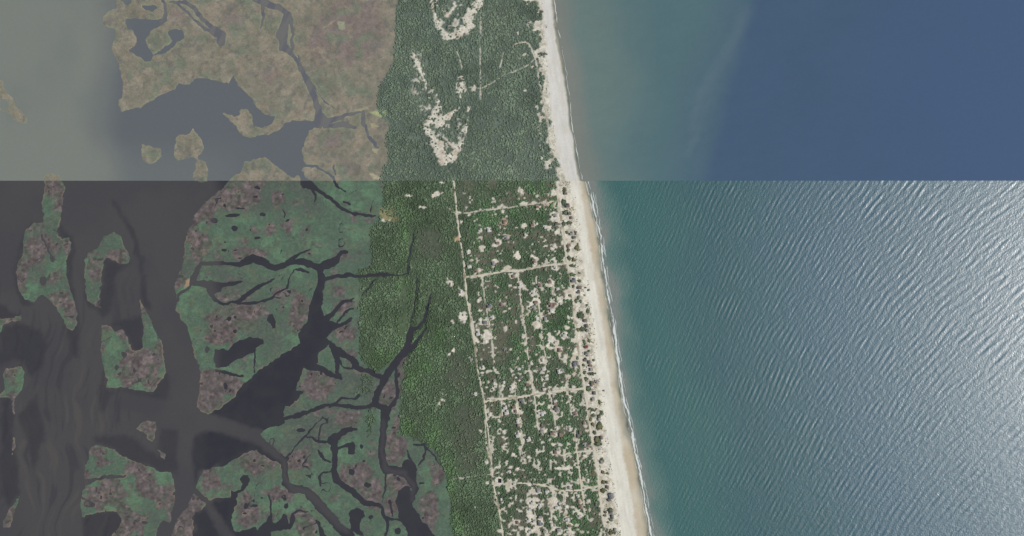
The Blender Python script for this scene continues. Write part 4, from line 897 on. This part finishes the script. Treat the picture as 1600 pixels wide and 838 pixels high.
tx, ty = scatter(540, 960, -60, 900, 1.95)
dv = sample(veg, tx, ty)
keep = RNG.random(len(tx)) < dv
tx, ty = tx[keep], ty[keep]
tb_ = sample(bright, tx, ty); td = sample(dull, tx, ty); tm = sample(mid, tx, ty); tt = sample(tone, tx, ty)
nr = ty < SEAM
clump = fbm(tx, ty, 9, 1901, 3)
r = 0.75 + 0.5 * RNG.random(len(tx)) + 1.3 * RNG.random(len(tx)) ** 6 + 0.3 * np.clip(clump, -0.6, 1)
vill = (tx > np.interp(ty, [283, 838], [725, 785])) & ~nr
h = 2.8 + 1.2 * RNG.random(len(tx)) + 1.0 * tm + 1.8 * clump + 1.2 * (r - 1.2)
h = np.where(vill | nr, h * 0.75, h * 0.9)
c = mix(np.broadcast_to(lin(86, 102, 83), (len(tx), 3)), np.broadcast_to(lin(103, 119, 98), (len(tx), 3)), RNG.random(len(tx)))
c = mix(c, np.broadcast_to(lin(96, 132, 82), c.shape), tb_ * 0.55 * (0.4 + 0.6 * RNG.random(len(tx))))
c = mix(c, np.broadcast_to(lin(100, 108, 92), c.shape), td * 0.7)
c = mix(c, np.broadcast_to(lin(88, 120, 84), c.shape), np.where(vill, 0.55, 0) * sstep(-0.4, 0.6, tt))
cn = mix(np.broadcast_to(lin(103, 118, 106), c.shape), np.broadcast_to(lin(117, 131, 115), c.shape), RNG.random(len(tx)))  # northern crowns lightened and greyed by painted haze
cn = mix(cn, np.broadcast_to(lin(98, 113, 104), c.shape), sstep(0, 0.6, tt) * 0.5)
patch = fbm(tx, ty, 38, 1921, 4)
c = np.where(nr[:, None], cn * np.array([1.04, 1.03, 0.93]), c * np.array([1.05, 1.07, 0.95])) * (1 + 0.14 * tm + 0.3 * patch + 0.1 * clump)[:, None]
for nm, sel, lab in (('northern_forest', nr, 'haze-tinted grey-green maritime forest covering the northern island'),
                     ('sound_side_forest', ~nr & ~vill, 'dense dark green forest between the marsh and the western road'),
                     ('village_woods', vill, 'green thickets and trees filling the lots between village roads')):
    tag(crowns('forest', tx[sel], ty[sel], r[sel], np.clip(h[sel], 1.8, 11), c[sel]), lab, 'forest', kind='stuff')
# low scrub dotted over the dunes
sx, sy = scatter(820, 975, -40, 880, 1.7)
sv = sample(fore * sandm, sx, sy) * sample(sstep(0.12, 0.55, fbm(X, Y, 6, 1801, 3)), sx, sy) * (sx < E_dune(sy) + 4.0)
nsv = (sy < SEAM) & (sx > E_dune(sy) - 14)
sv = np.where(nsv, 0.12 * (sx < E_dune(sy) + 1) * sample(sstep(0.0, 0.5, fbm(X, Y, 6, 1801, 3)), sx, sy), sv * 0.62)
sv = np.where(sample(road_d, sx, sy) > -1.0, 0, sv)
kk = RNG.random(len(sx)) < sv
sx, sy = sx[kk], sy[kk]
cs_ = mix(np.broadcast_to(lin(96, 108, 82), (len(sx), 3)), np.broadcast_to(lin(140, 134, 108), (len(sx), 3)), RNG.random(len(sx)))
tag(crowns('scrub', sx, sy, 0.35 + 0.5 * RNG.random(len(sx)), 0.7 + 1.2 * RNG.random(len(sx)), cs_), 'low speckled beach scrub dotted over the dune sand', 'scrub', kind='stuff')

# shrub thickets on the dunes, each its own
ORD = ['first', 'second', 'third', 'fourth', 'fifth', 'sixth', 'seventh', 'eighth', 'ninth', 'tenth', 'eleventh', 'twelfth', 'thirteenth', 'fourteenth', 'fifteenth', 'sixteenth', 'seventeenth', 'eighteenth',
       'nineteenth', 'twentieth']
TENS = {20: 'twenty', 30: 'thirty', 40: 'forty', 50: 'fifty', 60: 'sixty', 70: 'seventy', 80: 'eighty', 90: 'ninety'}
TENTH = {30: 'thirtieth', 40: 'fortieth', 50: 'fiftieth', 60: 'sixtieth', 70: 'seventieth', 80: 'eightieth', 90: 'ninetieth'}
def ordn(i):                                          # 0-based
    n = i + 1
    if n <= 20: return ORD[i]
    return TENTH[n] if n % 10 == 0 else TENS[n // 10 * 10] + '-' + ORD[n % 10 - 1]
CROSS = [(331, 'the northern cross road'), (412, 'the upper cross road'), (608, 'the middle cross road'), (705, 'the short curved cross road'), (757, 'the southern cross road'), (1e9, '')]
def block(y):
    if y < SEAM: return 'in the northern dunes'
    for i, (yy, nm) in enumerate(CROSS):
        if y < yy:
            if i == 0: return 'north of ' + nm
            return ('between ' + CROSS[i - 1][1][:-11] + ' and' + nm[3:] + 's').replace('winding roads', 'cross roads').replace('the short curved', 'the curved') if nm else 'south of ' + CROSS[i - 1][1]

cnt = {}
for bx, by, rx, ry in sorted(DVEG, key=lambda q: q[1]):
    area = rx * ry
    n = max(3, int(area * 1.1))
    a = RNG.random(n) * 6.283; q = np.sqrt(RNG.random(n))
    X_ = bx + rx * q * np.cos(a); Y_ = by + ry * q * np.sin(a)
    k = (X_ > 0)
    small = min(rx, ry)
    rr = np.clip(0.7 + 0.6 * RNG.random(n), 0, small * 0.85)
    X_[0], Y_[0] = bx, by; rr[0] = small * 1.05
    cb = lin(94, 106, 84) if random.random() < 0.75 else lin(104, 106, 76)
    if by < SEAM: cb = lin(92, 106, 88)
    cc = np.broadcast_to(cb, (n, 3)) * (0.8 + 0.4 * RNG.random((n, 1)))
    o = crowns('shrub_thicket', X_, Y_, rr, 1.6 + 2.2 * RNG.random(n), cc)
    bl = block(by); i = cnt.get(bl, 0); cnt[bl] = i + 1
    tag(o, f'dark dune shrub clump, {ordn(i)} southward {bl}', 'shrub', 'shrub clumps on the front dunes')

# ------------------------------------------------------------------ houses
ROOF = {'grey': plain_mat('grey_shingles', lin(146, 144, 140), 0.85, 1.2, 0.15), 'dark slate': plain_mat('slate_shingles', lin(112, 108, 102), 0.8, 1.2, 0.18), 'brown': plain_mat('brown_shingles', lin(132, 114, 104), 0.85, 1.2, 0.18),
        'pale': plain_mat('pale_metal', lin(192, 189, 181), 0.7, 2, 0.08), 'red': plain_mat('red_shingles', lin(132, 70, 60), 0.85, 1.2, 0.15), 'blue-grey': plain_mat('bluegrey_shingles', lin(118, 120, 121), 0.8, 1.2, 0.15)}
M_wall = [plain_mat('cedar_siding', lin(150, 134, 118), 0.85, 2, 0.1), plain_mat('white_siding', lin(190, 186, 178), 0.8, 2, 0.05)]
M_deck = plain_mat('deck_boards', lin(168, 158, 146), 0.9, 0.6, 0.2)
M_glass, ntg, bgl = base_mat('window_glass', 0.1, 0.5); bgl.inputs['Base Color'].default_value = (0.03, 0.04, 0.05, 1)


def box(x0, x1, y0, y1, z0, z1):
    v = [(x0, y0, z0), (x1, y0, z0), (x1, y1, z0), (x0, y1, z0), (x0, y0, z1), (x1, y0, z1), (x1, y1, z1), (x0, y1, z1)]
    return v, [(3, 2, 1, 0), (4, 5, 6, 7), (0, 1, 5, 4), (1, 2, 6, 5), (2, 3, 7, 6), (3, 0, 4, 7)]


def data(name, pieces, mat):
    v, f = [], []
    for pv, pf in pieces:
        k = len(v); v += pv; f += [tuple(i + k for i in q) for q in pf]
    me = bpy.data.meshes.new(name); me.from_pydata(v, [], f); me.materials.append(mat); me.update()
    return me


def hip(x0, x1, y0, y1, z, rise, o=0.6, run=None):
    x0 -= o; x1 += o; y0 -= o; y1 += o
    d = (y1 - y0) / 2 if run is None else run
    if d == 0: d = 0.01
    v = [(x0, y0, z), (x1, y0, z), (x1, y1, z), (x0, y1, z), (x0 + d, (y0 + y1) / 2, z + rise), (x1 - d, (y0 + y1) / 2, z + rise), (x0, y0, z - .25), (x1, y0, z - .25), (x1, y1, z - .25), (x0, y1, z - .25)]
    f = [(0, 1, 5, 4), (2, 3, 4, 5), (1, 2, 5), (3, 0, 4), (6, 7, 1, 0), (7, 8, 2, 1), (8, 9, 3, 2), (9, 6, 0, 3), (9, 8, 7, 6)]
    return v, f


KIT = []
for nm, (L_, W_, H_), sh in (('hip', (13, 9.5, 7.5), 'hip'), ('gable', (12, 8.5, 6.5), 'gable'), ('ell', (15, 9, 8.0), 'ell')):
    wall = [box(-L_ / 2, L_ / 2, -W_ / 2, W_ / 2, -0.5, H_)]
    roof = [hip(-L_ / 2, L_ / 2, -W_ / 2, W_ / 2, H_, 2.6, 0.6, None if sh != 'gable' else 0)]
    if sh == 'ell':
        wall.append(box(L_ / 2 - 7.5, L_ / 2 - 0.5, W_ / 2, W_ / 2 + 5, -0.5, H_ - .6))
        rv, rf = hip(-5.5, 5.5, -3.5, 3.5, 0, 2.1, 0.5)
        roof.append(([(L_ / 2 - 4 - p[1], W_ / 2 + 0.6 + p[0], p[2] + H_ - .55) for p in rv], rf))
    deck = [box(-L_ / 2 + 1, L_ / 2 - 1, -W_ / 2 - 3.4, -W_ / 2 - 0.62, 2.3, 2.6), box(L_ / 2 - 2.2, L_ / 2 - 1.0, -W_ / 2 - 8, -W_ / 2 - 3.42, 1.0, 1.3)]
    win = box(-0.8, 0.8, -0.05, 0.05, -0.7, 0.7)
    KIT.append(dict(L=L_, W=W_, H=H_, wall=[data(nm + '_wall', wall, m) for m in M_wall], deck=data(nm + '_deck', deck, M_deck), win=data(nm + '_window', [win], M_glass),
                    roof={k: data(nm + '_roof', roof, m) for k, m in ROOF.items()}))

HOUSES = []                                            # x, y, heading, scale, roof, kit
def H(t, pts):
    for q in pts:
        (x, y), = T(t, [q[:2]]); HOUSES.append([x, y, q[2] if len(q) > 2 else None, q[3] if len(q) > 3 else 1.0])
H('H3', [(300, 60, 'dark slate'), (344, 470, 'dark slate', 1.2), (335, 508, 'dark slate', .9), (295, 415, 'blue-grey', 1.2), (390, 738, 'dark slate', 1.1), (403, 782, 'dark slate', 1.1), (410, 822, 'grey', .9), (150, 305, 'pale'),
         (132, 130, 'pale', .9), (65, 725, 'grey', 1.2), (100, 425, 'brown'), (115, 650, 'pale'), (140, 605, 'brown'), (190, 600, 'pale', .8)])
H('X', [(884, 303, 'dark slate'), (887, 322.5, 'dark slate', 1.1), (890, 334, 'dark slate', 1.1), (892.5, 340.5, 'dark slate', .9), (869.6, 351, 'dark slate'), (868, 337, 'grey'), (852, 355, 'pale'), (893, 366, 'grey'), (889, 384, 'brown'),
        (733.6, 417, 'pale', 1.3), (731, 394.6, 'pale', 1.0), (763.5, 360, 'pale', 1.1), (750.5, 361, 'pale'), (771.5, 412, 'grey', 1.2), (745, 423, 'brown'), (765, 479, 'blue-grey', 1.1), (770, 496.5, 'pale'), (758.5, 504, 'blue-grey', 1.3),
        (747, 522, 'pale', 1.1), (757, 534, 'pale'), (725, 503, 'pale', .9), (792, 371, 'grey', 1.2), (840, 324, 'brown', 1.1), (832, 352, 'brown'), (789, 346, 'brown', 1.1), (778, 380, 'brown', 1.1), (868, 387, 'pale'), (867, 418, 'pale', 1.1),
        (835, 408, 'brown', 1.0), (836, 412, 'pale', .8), (821, 367.5, 'pale', .9)])
H('H4', [(305, 40, 'dark slate'), (293, 168, 'red', 1.1), (305, 232, 'grey'), (285, 278, 'dark slate', .9), (318, 294, 'dark slate'), (330, 322, 'brown'), (330, 352, 'grey', .9), (345, 470, 'brown'), (360, 545, 'dark slate', 1.1),
         (435, 525, 'dark slate', .6), (350, 592, 'grey'), (265, 570, 'grey', 1.1), (205, 712, 'brown', 1.0), (45, 675, 'dark slate', 1.1), (40, 632, 'brown'), (380, 452, 'grey', .9), (215, 300, 'blue-grey', 1.2), (70, 370, 'pale', 1.2), (100, 368, 'grey'),
         (185, 490, 'pale', .8), (20, 570, 'grey'), (275, 790, 'brown'), (60, 690, 'grey'), (395, 760, 'grey')])
H('H5', [(110, 98, 'dark slate', 1.1), (280, 112, 'dark slate', 1.2), (280, 290, 'grey', .9), (242, 605, 'dark slate', 1.1), (352, 540, 'blue-grey', 1.9), (340, 568, 'dark slate', 1.1), (325, 475, 'dark slate', 1.1), (322, 440, 'dark slate', .9),
         (362, 692, 'blue-grey', 1.2), (352, 662, 'dark slate'), (308, 684, 'dark slate', .9), (382, 788, 'grey'), (325, 842, 'grey'), (130, 620, 'brown', 1.1), (185, 575, 'pale', 1.2), (125, 690, 'pale'), (180, 425, 'pale', 1.0), (110, 540, 'pale', .9),
         (45, 480, 'grey'), (160, 160, 'grey'), (185, 170, 'brown'), (125, 75, 'brown'), (170, 430, 'grey', .8)])
H('K6', [(90, 80, 'pale'), (200, 210, 'grey'), (282, 225, 'pale'), (205, 262, 'pale'), (350, 285, 'pale'), (425, 100, 'pale'), (435, 178, 'dark slate'), (505, 248, 'brown'), (655, 102, 'pale', 1.1), (685, 190, 'pale'), (800, 118, 'grey'), (832, 122, 'pale'),
         (660, 288, 'pale'), (925, 252, 'pale'), (455, 395, 'blue-grey', 1.2), (520, 384, 'dark slate', 1.0), (295, 465, 'pale', 1.1), (310, 510, 'pale', 1.2), (378, 455, 'brown', 1.2), (395, 495, 'brown'), (650, 508, 'pale', 1.3), (615, 512, 'pale'),
         (770, 470, 'brown', 1.2), (790, 490, 'grey', 1.2), (765, 400, 'pale'), (150, 528, 'pale', 1.1), (412, 590, 'pale', 1.1), (415, 625, 'brown'), (415, 722, 'pale', 1.2), (515, 760, 'pale', 1.2), (640, 625, 'dark slate', .9), (640, 682, 'grey', 1.1),
         (735, 705, 'brown', 1.2), (780, 650, 'pale'), (810, 715, 'brown', 1.1), (900, 660, 'pale', 1.0), (940, 515, 'red', .9), (20, 325, 'pale'), (890, 380, 'grey', .9)])
H('K7', [(360, 375, 'pale', .9), (725, 92, 'brown', 1.2), (745, 75, 'grey', 1.0), (575, 427, 'grey', 1.1), (585, 720, 'blue-grey', 1.4), (590, 665, 'grey', 1.1), (500, 600, 'pale', 1.0), (520, 545, 'pale', 1.0), (540, 705, 'pale'), (500, 795, 'pale', 1.1),
         (585, 575, 'pale', .9), (650, 440, 'pale', 1.1), (735, 585, 'pale', 1.1), (765, 545, 'pale', 1.0), (755, 780, 'grey', 1.3), (630, 792, 'grey', 1.1), (815, 575, 'pale', 1.0), (835, 690, 'pale', 1.1), (850, 745, 'brown', 1.0), (835, 795, 'pale', 1.1),
         (920, 470, 'pale', 1.2), (930, 530, 'brown', 1.1), (955, 580, 'brown', 1.3), (945, 662, 'pale', 1.1), (245, 510, 'pale', .9), (390, 715, 'brown', 1.0), (445, 125, 'grey', .9), (110, 178, 'pale', .9), (990, 345, 'blue-grey', 1.0), (485, 700, 'pale', 1.0),
         (690, 735, 'pale', 1.0), (320, 265, 'pale', .9)])
H('P4', [(690, 215, 'brown', 1.2), (640, 545, 'pale', 1.1), (745, 207, 'grey', 1.1), (600, 200, 'brown', 1.2), (590, 232, 'grey', 1.1), (585, 140, 'pale', 1.1), (605, 300, 'pale', .9), (655, 300, 'grey', 1.3), (680, 80, 'brown', 1.2), (730, 120, 'pale', 1.0),
         (720, 440, 'pale', 1.0), (740, 485, 'brown', 1.1), (770, 398, 'pale', 1.1), (830, 570, 'blue-grey', 1.3), (155, 138, 'pale', 1.2), (95, 92, 'pale', 1.0), (170, 275, 'pale', .8), (285, 590, 'pale', 1.1), (215, 540, 'grey', .9), (465, 45, 'brown', 1.0),
         (505, 95, 'pale', 1.0), (625, 100, 'brown', 1.1), (395, 215, 'brown', .9), (415, 480, 'blue-grey', .8)])
kept = []
for q in HOUSES:
    if all(math.hypot(q[0] - p[0], q[1] - p[1]) > 3.6 for p in kept): kept.append(q)
HOUSES = kept

STREETS = [(r_[2], r_[0]) for r_ in ROADS[:22]]
NICK = ['oceanfront road', 'western road', 'short parallel track', 'northern cross track', 'upper cross road', 'middle cross road', 'cleared-square cross road', 'southern winding road', 'inner street by the western road',
        'dark woodland street', 'inland clearings street', 'short oceanfront spur', 'westernmost spur off the middle road', 'second street off the middle road', 'third street off the middle road', 'fourth street off the middle road',
        'narrow lane near the oceanfront', 'pale street south of the cleared square', 'western street of the southern lots', 'middle street of the southern lots', 'eastern street of the southern lots', 'northern scrub track']
def nearest(x, y):
    best = None
    for i, (pts, _) in enumerate(STREETS):
        d = -float(line_d(np.array([x]), np.array([y]), [p[:2] for p in pts], 0.0)[0])
        if best is None or d < best[0]: best = (d, i)
    i = best[1]
    pts = STREETS[i][0]
    if i == 0: side = 'seaward side' if x > float(E_road(y)) else 'landward side'
    elif abs(pts[-1][0] - pts[0][0]) > abs(pts[-1][1] - pts[0][1]):
        yl = float(np.interp(x, [p[0] for p in pts], [p[1] for p in pts])); side = 'north side' if y < yl else 'south side'
    else:
        xl = float(np.interp(y, [p[1] for p in pts], [p[0] for p in pts])); side = 'east side' if x > xl else 'west side'
    return i, side, pts
lists = {}
for q in HOUSES:
    i, side, pts = nearest(q[0], q[1]); q += [i, side, pts]; lists.setdefault((i, side), []).append(q)
for (i, side), L in lists.items():
    ew = side in ('north side', 'south side')
    L.sort(key=lambda q: q[0] if ew else q[1])
    for n, q in enumerate(L):
        q.append(f'{q[2]}-roofed house, {ordn(n)} {"eastward" if ew else "southward"}, {side} of the {NICK[i]}')
for n, q in enumerate(HOUSES):
    x, y, rf, s_, lab = q[0], q[1], q[2], q[3], q[-1]
    kit = KIT[(n * 7 + int(x)) % 3]
    root = bpy.data.objects.new('beach_house', None); col.objects.link(root)
    root.empty_display_size = 4
    hz = float(sample(Z, np.array([x]), np.array([y]))[0])
    root.location = (float(wx(x)), float(wy(y)), hz)
    root.rotation_euler[2] = R(random.choice([8, 98, 8, 98, 188, 278]) + random.gauss(0, 5))
    s_ *= 0.88
    root.scale = (s_, s_, min(s_, 1.15))
    tag(root, lab, 'house', 'houses of the barrier island village')
    wi = 0 if rf in ('brown', 'dark slate', 'grey') else 1
    for pn, me in (('wall', kit['wall'][wi]), ('roof', kit['roof'][rf]), ('deck', kit['deck'])):
        o = bpy.data.objects.new(pn, me); col.objects.link(o); o.parent = root
    for sx_ in (-0.28, 0.28):
        for sy_, in ((-1,), (1,)):
            o = bpy.data.objects.new('window', kit['win']); col.objects.link(o); o.parent = root
            o.location = (sx_ * kit['L'] - (0.18 * kit['L'] if sy_ > 0 else 0), sy_ * (kit['W'] / 2 + 0.03), kit['H'] - 1.8)
print('houses', len(HOUSES), 'trees', len(tx), 'scrub', len(sx))
